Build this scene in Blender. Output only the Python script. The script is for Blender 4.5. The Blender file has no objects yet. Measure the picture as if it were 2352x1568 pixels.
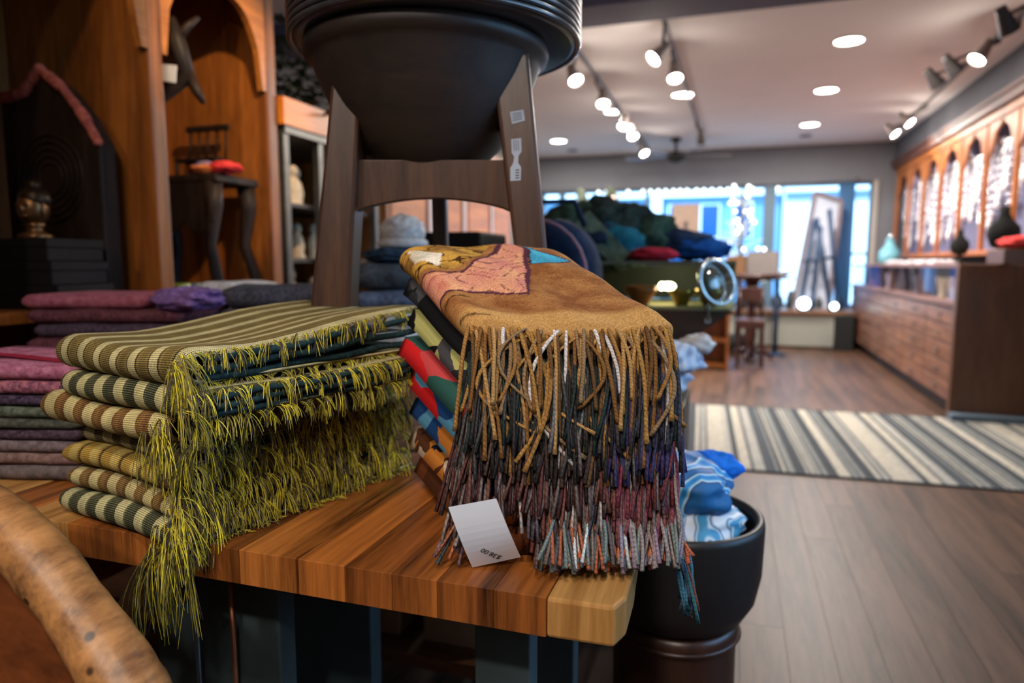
import bpy, bmesh, math, random
from mathutils import Vector, Matrix, noise
random.seed(7)
PI = math.pi
scene = bpy.context.scene
COL = scene.collection

# ---------------------------------------------------------------- camera
CAM_H = 1.12
PITCH, YAW = math.radians(6.5126), math.radians(18.04)
FPX = 1568.0
cam_d = bpy.data.cameras.new('camera')
cam = bpy.data.objects.new('camera', cam_d)
COL.objects.link(cam)
cam.location = (0, 0, CAM_H)
cam.rotation_euler = (PI / 2 - PITCH, 0, YAW)
cam_d.sensor_width = 36.0
cam_d.lens = 36.0 * FPX / 2352.0
cam_d.clip_start = 0.02
cam_d.clip_end = 200
cam_d.dof.use_dof = True
cam_d.dof.focus_distance = 0.88
cam_d.dof.aperture_fstop = 2.7
scene.camera = cam

# ---------------------------------------------------------------- sky, sun, exposure
scene.view_settings.view_transform = 'Standard'
scene.view_settings.look = 'None'
scene.view_settings.exposure = 0.0
scene.view_settings.gamma = 1.0
scene.view_settings.use_curve_mapping = False
scene.cycles.use_denoising = True
scene.cycles.sample_clamp_indirect = 4.0
world = bpy.data.worlds.new('sky')
scene.world = world
world.use_nodes = True
bgn = world.node_tree.nodes['Background']
bgn.inputs['Color'].default_value = (0.30, 0.60, 1.0, 1)
bgn.inputs['Strength'].default_value = 6.0


def lamp(name, kind, loc, energy, color, target=None, size=0.1, spot=60, blend=0.6):
    d = bpy.data.lights.new(name, kind)
    d.energy = energy
    d.color = color
    if kind == 'SPOT':
        d.spot_size = math.radians(spot)
        d.spot_blend = blend
        d.shadow_soft_size = size
    elif kind == 'AREA':
        d.shape = 'DISK'
        d.size = size
    elif kind == 'POINT':
        d.shadow_soft_size = size
    o = bpy.data.objects.new(name, d)
    COL.objects.link(o)
    o.location = loc
    if target is not None:
        v = Vector(target) - Vector(loc)
        o.rotation_euler = v.to_track_quat('-Z', 'Y').to_euler()
    return o


sun = lamp('sun', 'SUN', (0, 8, 12), 4.4, (0.72, 0.86, 1.0))
sun.rotation_euler = (math.radians(48), 0, math.radians(-18))
sun.data.angle = 0.02
WARM = (1.0, 0.78, 0.54)
WARM2 = (1.0, 0.90, 0.81)
# added warm spots over the textile table and the shelves (unseen, no fittings built)
lamp('table_spot', 'SPOT', (0.10, -0.35, 2.6), 62, WARM2, (-0.30, 0.85, 0.9), 0.05, 40)
lamp('textile_spot', 'SPOT', (-0.7, -0.2, 2.6), 26, WARM, (-0.85, 0.85, 0.9), 0.05, 44)
lamp('shelf_spot', 'SPOT', (-0.5, 1.55, 2.66), 190, (1.0, 0.70, 0.38), (-2.1, 2.35, 1.55), 0.03, 30)
lamp('carving_spot', 'SPOT', (-1.2, 0.4, 2.6), 24, (1.0, 0.70, 0.40), (-2.1, 1.8, 1.7), 0.04, 44)
lamp('cabinet_spot', 'SPOT', (-0.6, 3.6, 2.62), 24, (1.0, 0.70, 0.40), (-1.9, 3.6, 1.5), 0.04, 80)


# ---------------------------------------------------------------- helpers
def lin(r, g, b):
    def f(x):
        x = x / 255.0
        return x / 12.92 if x <= 0.04045 else ((x + 0.055) / 1.055) ** 2.4
    return (f(r), f(g), f(b), 1.0)


_F = Vector((-math.sin(YAW) * math.cos(PITCH), math.cos(YAW) * math.cos(PITCH), -math.sin(PITCH)))
_R = Vector((math.cos(YAW), math.sin(YAW), 0))
_U = _R.cross(_F)


def ray(px, py):
    return _F + _R * ((px - 1176) / FPX) - _U * ((py - 784) / FPX)


def at_depth(px, py, d):
    return Vector((0, 0, CAM_H)) + ray(px, py) * d


def at_y(px, py, y):
    r = ray(px, py)
    return Vector((0, 0, CAM_H)) + r * (y / r.y)


def at_x(px, py, x):
    r = ray(px, py)
    return Vector((0, 0, CAM_H)) + r * (x / r.x)


def at_z(px, py, z):
    r = ray(px, py)
    return Vector((0, 0, CAM_H)) + r * ((z - CAM_H) / r.z)


class MB:
    """collects geometry for one mesh"""
    def __init__(self):
        self.v, self.f, self.uv, self.col, self.mi = [], [], None, None, []
        self.cur = 0

    def add(self, vs, fs):
        n = len(self.v)
        self.v += [tuple(p) for p in vs]
        self.f += [tuple(i + n for i in f) for f in fs]
        self.mi += [self.cur] * len(fs)
        return self

    def box(self, lo, hi, rz=0.0, piv=None):
        x0, y0, z0 = lo
        x1, y1, z1 = hi
        vs = [Vector(p) for p in ((x0, y0, z0), (x1, y0, z0), (x1, y1, z0), (x0, y1, z0),
                                  (x0, y0, z1), (x1, y0, z1), (x1, y1, z1), (x0, y1, z1))]
        if rz:
            c = Vector(piv) if piv else Vector(((x0 + x1) / 2, (y0 + y1) / 2, 0))
            m = Matrix.Rotation(rz, 3, 'Z')
            vs = [m @ (p - c) + c for p in vs]
        return self.add(vs, [(0, 3, 2, 1), (4, 5, 6, 7), (0, 1, 5, 4), (1, 2, 6, 5), (2, 3, 7, 6), (3, 0, 4, 7)])

    def hexa(self, b, t):
        """bottom quad b, top quad t (counter-clockwise from above)"""
        return self.add(list(b) + list(t), [(0, 3, 2, 1), (4, 5, 6, 7), (0, 1, 5, 4), (1, 2, 6, 5), (2, 3, 7, 6), (3, 0, 4, 7)])

    def prism(self, poly, off):
        """planar polygon extruded by the vector off"""
        n = len(poly)
        off = Vector(off)
        a = [Vector(p) for p in poly]
        vs = a + [p + off for p in a]
        fs = [tuple(range(n)), tuple(range(2 * n - 1, n - 1, -1))]
        fs += [(i, i + n, (i + 1) % n + n, (i + 1) % n) for i in range(n)]
        return self.add(vs, fs)

    def tube(self, path, r, n=8, cap=True, up=Vector((0, 0, 1))):
        pts = [Vector(p) for p in path]
        m = len(pts)
        rs = r if isinstance(r, (list, tuple)) else [r] * m
        vs, fs = [], []
        prev = None
        for i, p in enumerate(pts):
            t = (pts[min(i + 1, m - 1)] - pts[max(i - 1, 0)])
            t = t.normalized() if t.length > 1e-9 else Vector((0, 0, 1))
            if prev is None:
                ref = up if abs(t.dot(up)) < 0.95 else Vector((1, 0, 0))
                a = t.cross(ref).normalized()
            else:
                a = prev - t * prev.dot(t)
                a = a.normalized() if a.length > 1e-6 else t.orthogonal().normalized()
            prev = a
            b = t.cross(a)
            for k in range(n):
                q = 2 * PI * k / n
                vs.append(p + (a * math.cos(q) + b * math.sin(q)) * rs[i])
        for i in range(m - 1):
            for k in range(n):
                k2 = (k + 1) % n
                fs.append((i * n + k, i * n + k2, (i + 1) * n + k2, (i + 1) * n + k))
        if cap:
            fs.append(tuple(range(n - 1, -1, -1)))
            fs.append(tuple((m - 1) * n + k for k in range(n)))
        return self.add(vs, fs)

    def lathe(self, prof, n=32, c=(0, 0, 0), sx=1.0, sy=1.0, tilt=None):
        """profile of (radius, z) turned about the z axis"""
        c = Vector(c)
        vs, fs = [], []
        for r, z in prof:
            for k in range(n):
                q = 2 * PI * k / n
                p = Vector((r * math.cos(q) * sx, r * math.sin(q) * sy, z))
                if tilt is not None:
                    p = tilt @ p
                vs.append(c + p)
        m = len(prof)
        for i in range(m - 1):
            for k in range(n):
                k2 = (k + 1) % n
                fs.append((i * n + k, i * n + k2, (i + 1) * n + k2, (i + 1) * n + k))
        if prof[0][0] > 1e-6:
            fs.append(tuple(range(n - 1, -1, -1)))
        if prof[-1][0] > 1e-6:
            fs.append(tuple((m - 1) * n + k for k in range(n)))
        return self.add(vs, fs)

    def torus(self, c, R, r, n=40, k=8, m=None):
        c = Vector(c)
        vs, fs = [], []
        for i in range(n):
            a = 2 * PI * i / n
            for j in range(k):
                b = 2 * PI * j / k
                p = Vector(((R + r * math.cos(b)) * math.cos(a), (R + r * math.cos(b)) * math.sin(a), r * math.sin(b)))
                if m is not None:
                    p = m @ p
                vs.append(c + p)
        for i in range(n):
            for j in range(k):
                fs.append((i * k + j, ((i + 1) % n) * k + j, ((i + 1) % n) * k + (j + 1) % k, i * k + (j + 1) % k))
        return self.add(vs, fs)

    def ball(self, c, r, n=10, m=6, s=(1, 1, 1)):
        prof = []
        c = Vector(c)
        vs, fs = [c + Vector((0, 0, -r * s[2]))], []
        for i in range(1, m):
            t = PI * i / m
            for k in range(n):
                q = 2 * PI * k / n
                vs.append(c + Vector((r * math.sin(t) * math.cos(q) * s[0], r * math.sin(t) * math.sin(q) * s[1], -r * math.cos(t) * s[2])))
        vs.append(c + Vector((0, 0, r * s[2])))
        for k in range(n):
            fs.append((0, 1 + (k + 1) % n, 1 + k))
        for i in range(m - 2):
            for k in range(n):
                a, b = 1 + i * n + k, 1 + i * n + (k + 1) % n
                fs.append((a, b, b + n, a + n))
        last = len(vs) - 1
        o = 1 + (m - 2) * n
        for k in range(n):
            fs.append((o + k, o + (k + 1) % n, last))
        return self.add(vs, fs)

    def grid(self, fn, nu, nv, close=False):
        vs = [fn(i / nu, j / nv) for j in range(nv + 1) for i in range(nu + 1)]
        w = nu + 1
        fs = [(j * w + i, j * w + i + 1, (j + 1) * w + i + 1, (j + 1) * w + i) for j in range(nv) for i in range(nu)]
        return self.add(vs, fs)

    def build(self, name, mats, parent=None, smooth=False, bevel=0.0, loc=None, local=None):
        """local: the world point the verts are measured from (the parent's origin)"""
        me = bpy.data.meshes.new(name)
        vs = self.v
        if local is not None:
            l = Vector(local)
            vs = [tuple(Vector(p) - l) for p in vs]
        me.from_pydata(vs, [], self.f)
        if not isinstance(mats, (list, tuple)):
            mats = [mats]
        for m in mats:
            me.materials.append(m)
        if len(mats) > 1:
            me.polygons.foreach_set('material_index', self.mi)
        if smooth:
            me.polygons.foreach_set('use_smooth', [True] * len(me.polygons))
        if self.uv:
            l = me.uv_layers.new(name='UVMap')
            for lp in me.loops:
                l.data[lp.index].uv = self.uv[lp.vertex_index]
        if self.col:
            ca = me.color_attributes.new('Col', 'FLOAT_COLOR', 'POINT')
            flat = [x for c4 in self.col for x in c4]
            ca.data.foreach_set('color', flat)
        o = bpy.data.objects.new(name, me)
        COL.objects.link(o)
        if parent is not None:
            o.parent = parent
        if loc is not None:
            o.location = loc
        if bevel:
            b = o.modifiers.new('bevel', 'BEVEL')
            b.width = bevel
            b.segments = 2
            b.limit_method = 'ANGLE'
        return o


def tag(o, label, cat, group=None, kind=None):
    o['label'] = label
    o['category'] = cat
    if group:
        o['group'] = group
    if kind:
        o['kind'] = kind
    return o


def thing(name, label, cat, loc=(0, 0, 0), rz=0.0, group=None):
    o = bpy.data.objects.new(name, None)
    o.empty_display_size = 0.05
    COL.objects.link(o)
    o.location = loc
    o.rotation_euler = (0, 0, rz)
    return tag(o, label, cat, group)


def struct(o):
    o['kind'] = 'structure'
    return o


def single(mb, name, mat, label, cat, loc, smooth=False, bevel=0.0, group=None):
    """a thing that is one mesh; verts given in world space, origin at loc"""
    o = mb.build(name, mat, None, smooth, bevel, local=loc)
    o.location = loc
    return tag(o, label, cat, group)


# ---------------------------------------------------------------- materials
def _mat(name):
    m = bpy.data.materials.new(name)
    m.use_nodes = True
    nt = m.node_tree
    b = nt.nodes['Principled BSDF']
    return m, nt, b


def N(nt, t, **kw):
    n = nt.nodes.new(t)
    for k, v in kw.items():
        if k in n.inputs:
            n.inputs[k].default_value = v
        else:
            setattr(n, k, v)
    return n


def ramp(nt, stops, const=False):
    n = nt.nodes.new('ShaderNodeValToRGB')
    cr = n.color_ramp
    if const:
        cr.interpolation = 'CONSTANT'
    while len(cr.elements) > 1:
        cr.elements.remove(cr.elements[-1])
    cr.elements[0].position = stops[0][0]
    cr.elements[0].color = stops[0][1]
    for p, c in stops[1:]:
        e = cr.elements.new(p)
        e.color = c
    return n


def bump(nt, b, src, strength, dist=0.01):
    n = N(nt, 'ShaderNodeBump')
    n.inputs['Strength'].default_value = strength
    n.inputs['Distance'].default_value = dist
    nt.links.new(src, n.inputs['Height'])
    nt.links.new(n.outputs['Normal'], b.inputs['Normal'])


def wood(name, dark, light, axis='Y', scale=9.0, stretch=0.12, rough=0.42, vary=True, knots=False, lo=.38, hi=.72):
    m, nt, b = _mat(name)
    tc = N(nt, 'ShaderNodeTexCoord')
    mp = N(nt, 'ShaderNodeMapping')
    s = [scale * 3.0] * 3
    for ax_ in axis:
        s['XYZ'.index(ax_)] = scale * 3.0 * stretch
    mp.inputs['Scale'].default_value = s
    nt.links.new(tc.outputs['Object'], mp.inputs['Vector'])
    vec = mp.outputs['Vector']
    if vary:
        oi = N(nt, 'ShaderNodeObjectInfo')
        va = N(nt, 'ShaderNodeVectorMath', operation='ADD')
        ml = N(nt, 'ShaderNodeMath', operation='MULTIPLY')
        ml.inputs[1].default_value = 37.0
        nt.links.new(oi.outputs['Random'], ml.inputs[0])
        nt.links.new(vec, va.inputs[0])
        nt.links.new(ml.outputs[0], va.inputs[1])
        vec = va.outputs[0]
    n1 = N(nt, 'ShaderNodeTexNoise', Scale=1.0, Detail=6.0, Roughness=0.62, Distortion=0.6)
    n2 = N(nt, 'ShaderNodeTexNoise', Scale=7.0, Detail=4.0, Roughness=0.7)
    nt.links.new(vec, n1.inputs['Vector'])
    nt.links.new(vec, n2.inputs['Vector'])
    mx = N(nt, 'ShaderNodeMath', operation='MULTIPLY_ADD')
    mx.inputs[1].default_value = 0.35
    nt.links.new(n2.outputs['Fac'], mx.inputs[0])
    m2 = N(nt, 'ShaderNodeMath', operation='MULTIPLY')
    m2.inputs[1].default_value = 0.8
    nt.links.new(n1.outputs['Fac'], m2.inputs[0])
    nt.links.new(m2.outputs[0], mx.inputs[2])
    r = ramp(nt, [(lo, dark), (hi, light)])
    nt.links.new(mx.outputs[0], r.inputs['Fac'])
    col = r.outputs['Color']
    if knots:
        vo = N(nt, 'ShaderNodeTexVoronoi', Scale=26.0)
        nt.links.new(tc.outputs['Object'], vo.inputs['Vector'])
        kr = ramp(nt, [(0.10, (0.02, 0.012, 0.008, 1)), (0.17, (1, 1, 1, 1))])
        nt.links.new(vo.outputs['Distance'], kr.inputs['Fac'])
        mm = N(nt, 'ShaderNodeMixRGB', blend_type='MULTIPLY')
        mm.inputs['Fac'].default_value = 0.85
        nt.links.new(col, mm.inputs['Color1'])
        nt.links.new(kr.outputs['Color'], mm.inputs['Color2'])
        col = mm.outputs['Color']
    nt.links.new(col, b.inputs['Base Color'])
    b.inputs['Roughness'].default_value = rough
    bump(nt, b, mx.outputs[0], 0.12, 0.004)
    return m


def fabric(name, c1, c2, scale=60.0, rough=0.95, obj=False, weave=0.0):
    m, nt, b = _mat(name)
    tc = N(nt, 'ShaderNodeTexCoord')
    n1 = N(nt, 'ShaderNodeTexNoise', Scale=scale, Detail=5.0, Roughness=0.7)
    nt.links.new(tc.outputs['Object'], n1.inputs['Vector'])
    r = ramp(nt, [(0.35, c1), (0.66, c2)])
    nt.links.new(n1.outputs['Fac'], r.inputs['Fac'])
    nt.links.new(r.outputs['Color'], b.inputs['Base Color'])
    b.inputs['Roughness'].default_value = rough
    b.inputs['Specular IOR Level'].default_value = 0.15
    n2 = N(nt, 'ShaderNodeTexNoise', Scale=scale * 6, Detail=2.0)
    nt.links.new(tc.outputs['Object'], n2.inputs['Vector'])
    bump(nt, b, n2.outputs['Fac'], 0.35, 0.003)
    return m


def plain(name, col, rough=0.6, metal=0.0, vary=0.12, scale=20.0, spec=0.5):
    m, nt, b = _mat(name)
    tc = N(nt, 'ShaderNodeTexCoord')
    n1 = N(nt, 'ShaderNodeTexNoise', Scale=scale, Detail=4.0)
    nt.links.new(tc.outputs['Object'], n1.inputs['Vector'])
    lo = tuple(c * (1 - vary) for c in col[:3]) + (1,)
    hi = tuple(min(1.0, c * (1 + vary)) for c in col[:3]) + (1,)
    r = ramp(nt, [(0.3, lo), (0.7, hi)])
    nt.links.new(n1.outputs['Fac'], r.inputs['Fac'])
    nt.links.new(r.outputs['Color'], b.inputs['Base Color'])
    b.inputs['Roughness'].default_value = rough
    b.inputs['Metallic'].default_value = metal
    b.inputs['Specular IOR Level'].default_value = spec
    return m


def emis(name, col, strength):
    m, nt, b = _mat(name)
    b.inputs['Base Color'].default_value = col
    b.inputs['Emission Color'].default_value = col
    b.inputs['Emission Strength'].default_value = strength
    return m


def glass(name, tint=(1, 1, 1, 1), gloss=0.08):
    m = bpy.data.materials.new(name)
    m.use_nodes = True
    nt = m.node_tree
    nt.nodes.clear()
    out = N(nt, 'ShaderNodeOutputMaterial')
    tr = N(nt, 'ShaderNodeBsdfTransparent')
    tr.inputs['Color'].default_value = tint
    gl = N(nt, 'ShaderNodeBsdfGlossy')
    gl.inputs['Roughness'].default_value = 0.03
    lw = N(nt, 'ShaderNodeLayerWeight')
    lw.inputs['Blend'].default_value = gloss
    mx = N(nt, 'ShaderNodeMixShader')
    nt.links.new(lw.outputs['Facing'], mx.inputs['Fac'])
    nt.links.new(tr.outputs[0], mx.inputs[1])
    nt.links.new(gl.outputs[0], mx.inputs[2])
    nt.links.new(mx.outputs[0], out.inputs['Surface'])
    return m


def attr_mat(name, rough=0.9, bscale=300.0, bst=0.2, obj=False, spec=0.1):
    """colour from the mesh's own Col attribute, or from the object's colour"""
    m, nt, b = _mat(name)
    if obj:
        a = N(nt, 'ShaderNodeObjectInfo')
    else:
        a = N(nt, 'ShaderNodeAttribute')
        a.attribute_name = 'Col'
    tc = N(nt, 'ShaderNodeTexCoord')
    n1 = N(nt, 'ShaderNodeTexNoise', Scale=bscale, Detail=3.0)
    nt.links.new(tc.outputs['Object'], n1.inputs['Vector'])
    r = ramp(nt, [(0.3, (0.62, 0.62, 0.62, 1)), (0.7, (1.2, 1.2, 1.2, 1))])
    nt.links.new(n1.outputs['Fac'], r.inputs['Fac'])
    mm = N(nt, 'ShaderNodeMixRGB', blend_type='MULTIPLY')
    mm.inputs['Fac'].default_value = 1.0
    nt.links.new(a.outputs['Color'], mm.inputs['Color1'])
    nt.links.new(r.outputs['Color'], mm.inputs['Color2'])
    nt.links.new(mm.outputs['Color'], b.inputs['Base Color'])
    b.inputs['Roughness'].default_value = rough
    b.inputs['Specular IOR Level'].default_value = spec
    bump(nt, b, n1.outputs['Fac'], bst, 0.002)
    return m


def stripes(name, period, bands, thread=0.0024, dark=(0.012, 0.010, 0.006, 1)):
    """woven stripes along UV x (metres), with a visible grid of threads"""
    m, nt, b = _mat(name)
    uv = N(nt, 'ShaderNodeUVMap')
    sp = N(nt, 'ShaderNodeSeparateXYZ')
    nt.links.new(uv.outputs['UV'], sp.inputs[0])

    def math_(op, a, bb=None, cc=None):
        n = N(nt, 'ShaderNodeMath', operation=op)
        for i, x in enumerate((a, bb, cc)):
            if x is None:
                continue
            if isinstance(x, (int, float)):
                n.inputs[i].default_value = x
            else:
                nt.links.new(x, n.inputs[i])
        return n.outputs[0]
    fr = math_('FRACT', math_('DIVIDE', sp.outputs['X'], period))
    r = ramp(nt, bands, True)
    nt.links.new(fr, r.inputs['Fac'])
    k = 2 * PI / thread
    sx = math_('SINE', math_('MULTIPLY', sp.outputs['X'], k))
    sy = math_('SINE', math_('MULTIPLY', sp.outputs['Y'], k * 0.9))
    # holes of the open weave, and the fine lengthwise threads
    hole = math_('MULTIPLY', math_('MULTIPLY_ADD', sx, 0.5, 0.5), math_('MULTIPLY_ADD', sy, 0.5, 0.5))
    rr = ramp(nt, [(0.10, (0, 0, 0, 1)), (0.36, (.92, .92, .92, 1))])
    nt.links.new(hole, rr.inputs['Fac'])
    mx = N(nt, 'ShaderNodeMixRGB')
    nt.links.new(rr.outputs['Color'], mx.inputs['Fac'])
    nt.links.new(r.outputs['Color'], mx.inputs['Color1'])
    mx.inputs['Color2'].default_value = dark
    # pale picks that cross the dark bands
    pick = math_('MULTIPLY', math_('MULTIPLY_ADD', sx, -0.5, 0.5), math_('MULTIPLY_ADD', sy, -0.5, 0.5))
    pr = ramp(nt, [(0.35, (0, 0, 0, 1)), (0.8, (.55, .55, .55, 1))])
    nt.links.new(pick, pr.inputs['Fac'])
    mx0, mx = mx, N(nt, 'ShaderNodeMixRGB')
    nt.links.new(pr.outputs['Color'], mx.inputs['Fac'])
    nt.links.new(mx0.outputs['Color'], mx.inputs['Color1'])
    mx.inputs['Color2'].default_value = lin(190, 176, 122)
    nz = N(nt, 'ShaderNodeTexNoise', Scale=28.0, Detail=4.0)
    nt.links.new(uv.outputs['UV'], nz.inputs['Vector'])
    nr = ramp(nt, [(0.3, (0.75, 0.75, 0.75, 1)), (0.7, (1.1, 1.1, 1.1, 1))])
    nt.links.new(nz.outputs['Fac'], nr.inputs['Fac'])
    mm = N(nt, 'ShaderNodeMixRGB', blend_type='MULTIPLY')
    mm.inputs['Fac'].default_value = 1.0
    nt.links.new(mx.outputs['Color'], mm.inputs['Color1'])
    nt.links.new(nr.outputs['Color'], mm.inputs['Color2'])
    nt.links.new(mm.outputs['Color'], b.inputs['Base Color'])
    b.inputs['Roughness'].default_value = 0.9
    b.inputs['Specular IOR Level'].default_value = 0.1
    bump(nt, b, hole, -0.4, 0.0015)
    return m


# ================================================================ SETTING
M_plank = wood('floor_wood', lin(34, 22, 16), lin(84, 59, 44), 'Y', 4.0, 0.07, 0.44, lo=.42, hi=.66)
M_plank.node_tree.nodes['Principled BSDF'].inputs['Specular IOR Level'].default_value = .28
M_ceil = plain('ceiling_paint', lin(236, 230, 226), 0.9, 0, 0.02, 3)
M_wall = plain('wall_paint', lin(110, 104, 98), 0.9, 0, 0.05, 3)
M_wallw = plain('window_wall_paint', lin(112, 114, 120), 0.9, 0, 0.05, 3)
M_sub = plain('subfloor', lin(30, 22, 18), 0.9)
M_trimb = wood('moulding_wood', lin(58, 34, 28), lin(100, 62, 50), 'Y', 6, 0.1, 0.45)
M_soff = plain('soffit_paint', lin(86, 86, 92), 0.85, 0, 0.05, 3)
M_frame = plain('window_frame_paint', lin(86, 112, 128), 0.5, 0, 0.06)
M_frameb = plain('blue_frame_paint', lin(40, 96, 140), 0.5, 0, 0.06)
M_glass = glass('window_glass', (1, 1, 1, 1), .03)

X0, X1, Y0, Y1, ZC = -3.2, 2.3, -1.6, 10.5, 2.75
fl = struct(MB().box((X0, Y0, -0.06), (X1, Y1, -0.008)).build('floor', M_sub))
pw = 0.13
plank_mesh = {}
nx = int((X1 - X0) / pw)
rp = random.Random(3)
for i in range(nx):
    x = X0 + i * pw
    y = Y0
    first = rp.uniform(0.8, 2.6)
    seg = 0
    while y < Y1 - 0.02:
        L = first if seg == 0 else 2.9
        y2 = min(y + L, Y1)
        if y2 - y > 0.05:
            mb = MB()
            g = 0.0003
            mb.hexa([(x + g, y + g, -0.008), (x + pw - g, y + g, -0.008), (x + pw - g, y2 - g, -0.008), (x + g, y2 - g, -0.008)],
                    [(x + 2 * g, y + 2 * g, 0), (x + pw - 2 * g, y + 2 * g, 0), (x + pw - 2 * g, y2 - 2 * g, 0), (x + 2 * g, y2 - 2 * g, 0)])
            mb.build('plank', M_plank, fl)
        y = y2
        seg += 1

struct(MB().box((X0 - .1, Y0 - .1, ZC), (X1 + .1, Y1 + .2, ZC + .12)).build('ceiling', M_ceil))
struct(MB().box((X0 - .15, Y0 - .1, -.06), (X0, Y1 + .2, ZC)).build('wall_left', M_wall))
struct(MB().box((X0 - .15, Y0 - .15, -.06), (X1 + .15, Y0, ZC)).build('wall_front', M_wall))
# the right wall has a shop window beside the camera, which throws the cool light on the ribbed trays
mb = MB()
WY0, WY1, WZ0, WZ1 = 0.2, 2.8, 1.05, 2.62
mb.box((X1, Y0, -.06), (X1 + .15, WY0, ZC)).box((X1, WY1, -.06), (X1 + .15, Y1 + .2, ZC))
mb.box((X1, WY0, -.06), (X1 + .15, WY1, WZ0)).box((X1, WY0, WZ1), (X1 + .15, WY1, ZC))
struct(mb.build('wall_right', M_wall))
w2 = struct(MB().box((X1 + .04, WY0, WZ0), (X1 + .10, WY0 + .05, WZ1)).box((X1 + .04, WY1 - .05, WZ0), (X1 + .10, WY1, WZ1))
            .box((X1 + .04, WY0, WZ0), (X1 + .10, WY1, WZ0 + .05)).box((X1 + .04, WY0, WZ1 - .05), (X1 + .10, WY1, WZ1)).build('window_2', M_frame))
MB().box((X1 + .065, WY0 + .05, WZ0 + .05), (X1 + .071, WY1 - .05, WZ1 - .05)).build('pane', M_glass, w2)
# back wall with the wide shop window
OX0, OX1, OZ0, OZ1 = -2.95, 1.755, 0.50, 2.235
mb = MB()
mb.box((X0, Y1, -.06), (OX0, Y1 + .2, ZC)).box((OX1, Y1, -.06), (X1, Y1 + .2, ZC))
mb.box((OX0, Y1, -.06), (OX1, Y1 + .2, OZ0)).box((OX0, Y1, OZ1), (OX1, Y1 + .2, ZC))
struct(mb.build('wall_back', M_wallw))
w1 = struct(MB().box((OX0, Y1 + .06, OZ0), (OX1, Y1 + .14, OZ0 + .05)).box((OX0, Y1 + .06, OZ1 - .04), (OX1, Y1 + .14, OZ1))
            .box((OX0, Y1 + .06, OZ0), (OX0 + .05, Y1 + .14, OZ1)).box((OX1 - .04, Y1 + .06, OZ0), (OX1, Y1 + .14, OZ1)).build('window_1', M_frame))
mull = [(-2.62, .09, M_frame), (-2.30, .08, M_frame), (-1.30, .06, M_frame), (0.43, .16, M_frame), (1.43, .20, M_frameb)]
for x, w, m in mull:
    MB().box((x - w / 2, Y1 + .04, OZ0), (x + w / 2, Y1 + .15, OZ1)).build('mullion', m, w1, bevel=.006)
MB().box((1.53, Y1 + .05, 1.235), (1.72, Y1 + .13, 1.275)).build('glazing_bar', plain('rail_brown', lin(90, 76, 80), .6), w1)
xs = [OX0 + .05] + [m[0] for m in mull] + [OX1 - .04]
for a, b_ in zip(xs[:-1], xs[1:]):
    MB().box((a, Y1 + .095, OZ0 + .05), (b_, Y1 + .10, OZ1 - .04)).build('pane', M_glass, w1)
# soffit and moulding over the jewellery wall, and the beam across the ceiling
struct(MB().box((1.98, 3.4, 2.47), (X1, Y1, ZC)).build('trim_1', M_soff))
struct(MB().box((1.95, 3.4, 2.37), (X1, Y1, 2.47)).box((1.93, 3.4, 2.44), (X1, Y1, 2.47)).build('trim_2', M_trimb))
struct(MB().box((X0, 4.15, 2.62), (X1, 4.5, ZC)).build('trim_3', plain('beam_paint', lin(96, 92, 104), .85, 0, .05, 3)))
struct(MB().box((1.735, Y1 - .03, 0), (1.80, Y1, 2.24)).build('trim_4', plain('post_paint', lin(170, 164, 156), .7, 0, .05)))

# ---------------------------------------------------------------- street outside
M_pave = plain('street_paving', lin(150, 150, 150), .9, 0, .1, 2)
M_fac = plain('facade_render', lin(108, 152, 184), .9, 0, .04, 1)
M_fac2 = plain('facade_white', lin(232, 240, 246), .8, 0, .02, 1)
M_fwin = plain('facade_window_glass', lin(16, 70, 120), .2, 0, .2, 1)
st = MB().box((-30, Y1 + .2, -.25), (30, 40, -.12)).box((X1 + .16, -20, -.25), (30, Y1 + .2, -.12)).build('street', M_pave)
tag(st, 'pale paved street outside the shop windows', 'street', kind='structure')
fa = thing('street_building', 'pale blue-white building across the street with blue windows', 'building', (0, 22, -.12))
MB().box((-14, 0, 0), (1.2, 3, 9)).build('wall', M_fac, fa)
rb = random.Random(5)
for zz in (0.55, 2.05, 3.55):
    for k in range(11):
        xx = -9.6 + k * 0.95
        f = MB().box((xx - .05, -.05, zz - .05), (xx + .55, -.001, zz + 1.0)).build('window_frame', M_fac2, fa)
        MB().box((xx, -.07, zz), (xx + .5, -.051, zz + .95)).build('pane', M_fwin, f)
for xx in (-7.0, -4.3, -2.55):
    MB().box((xx, -.25, 0), (xx + .32, -.08, 5)).build('pilaster', M_fac2, fa)
MB().box((-14, -.3, 3.25), (1.2, -.08, 3.45)).build('cornice', M_fac2, fa)
fb = thing('street_building', 'plain white building across the street, to the right of the blue-windowed one', 'building', (0, 20.5, -.12))
MB().box((1.25, 0, 0), (11, 4, 9)).build('wall', M_fac2, fb)
MB().box((1.25, -.12, 3.0), (11, -.001, 3.18)).build('cornice', M_frame, fb)

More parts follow.
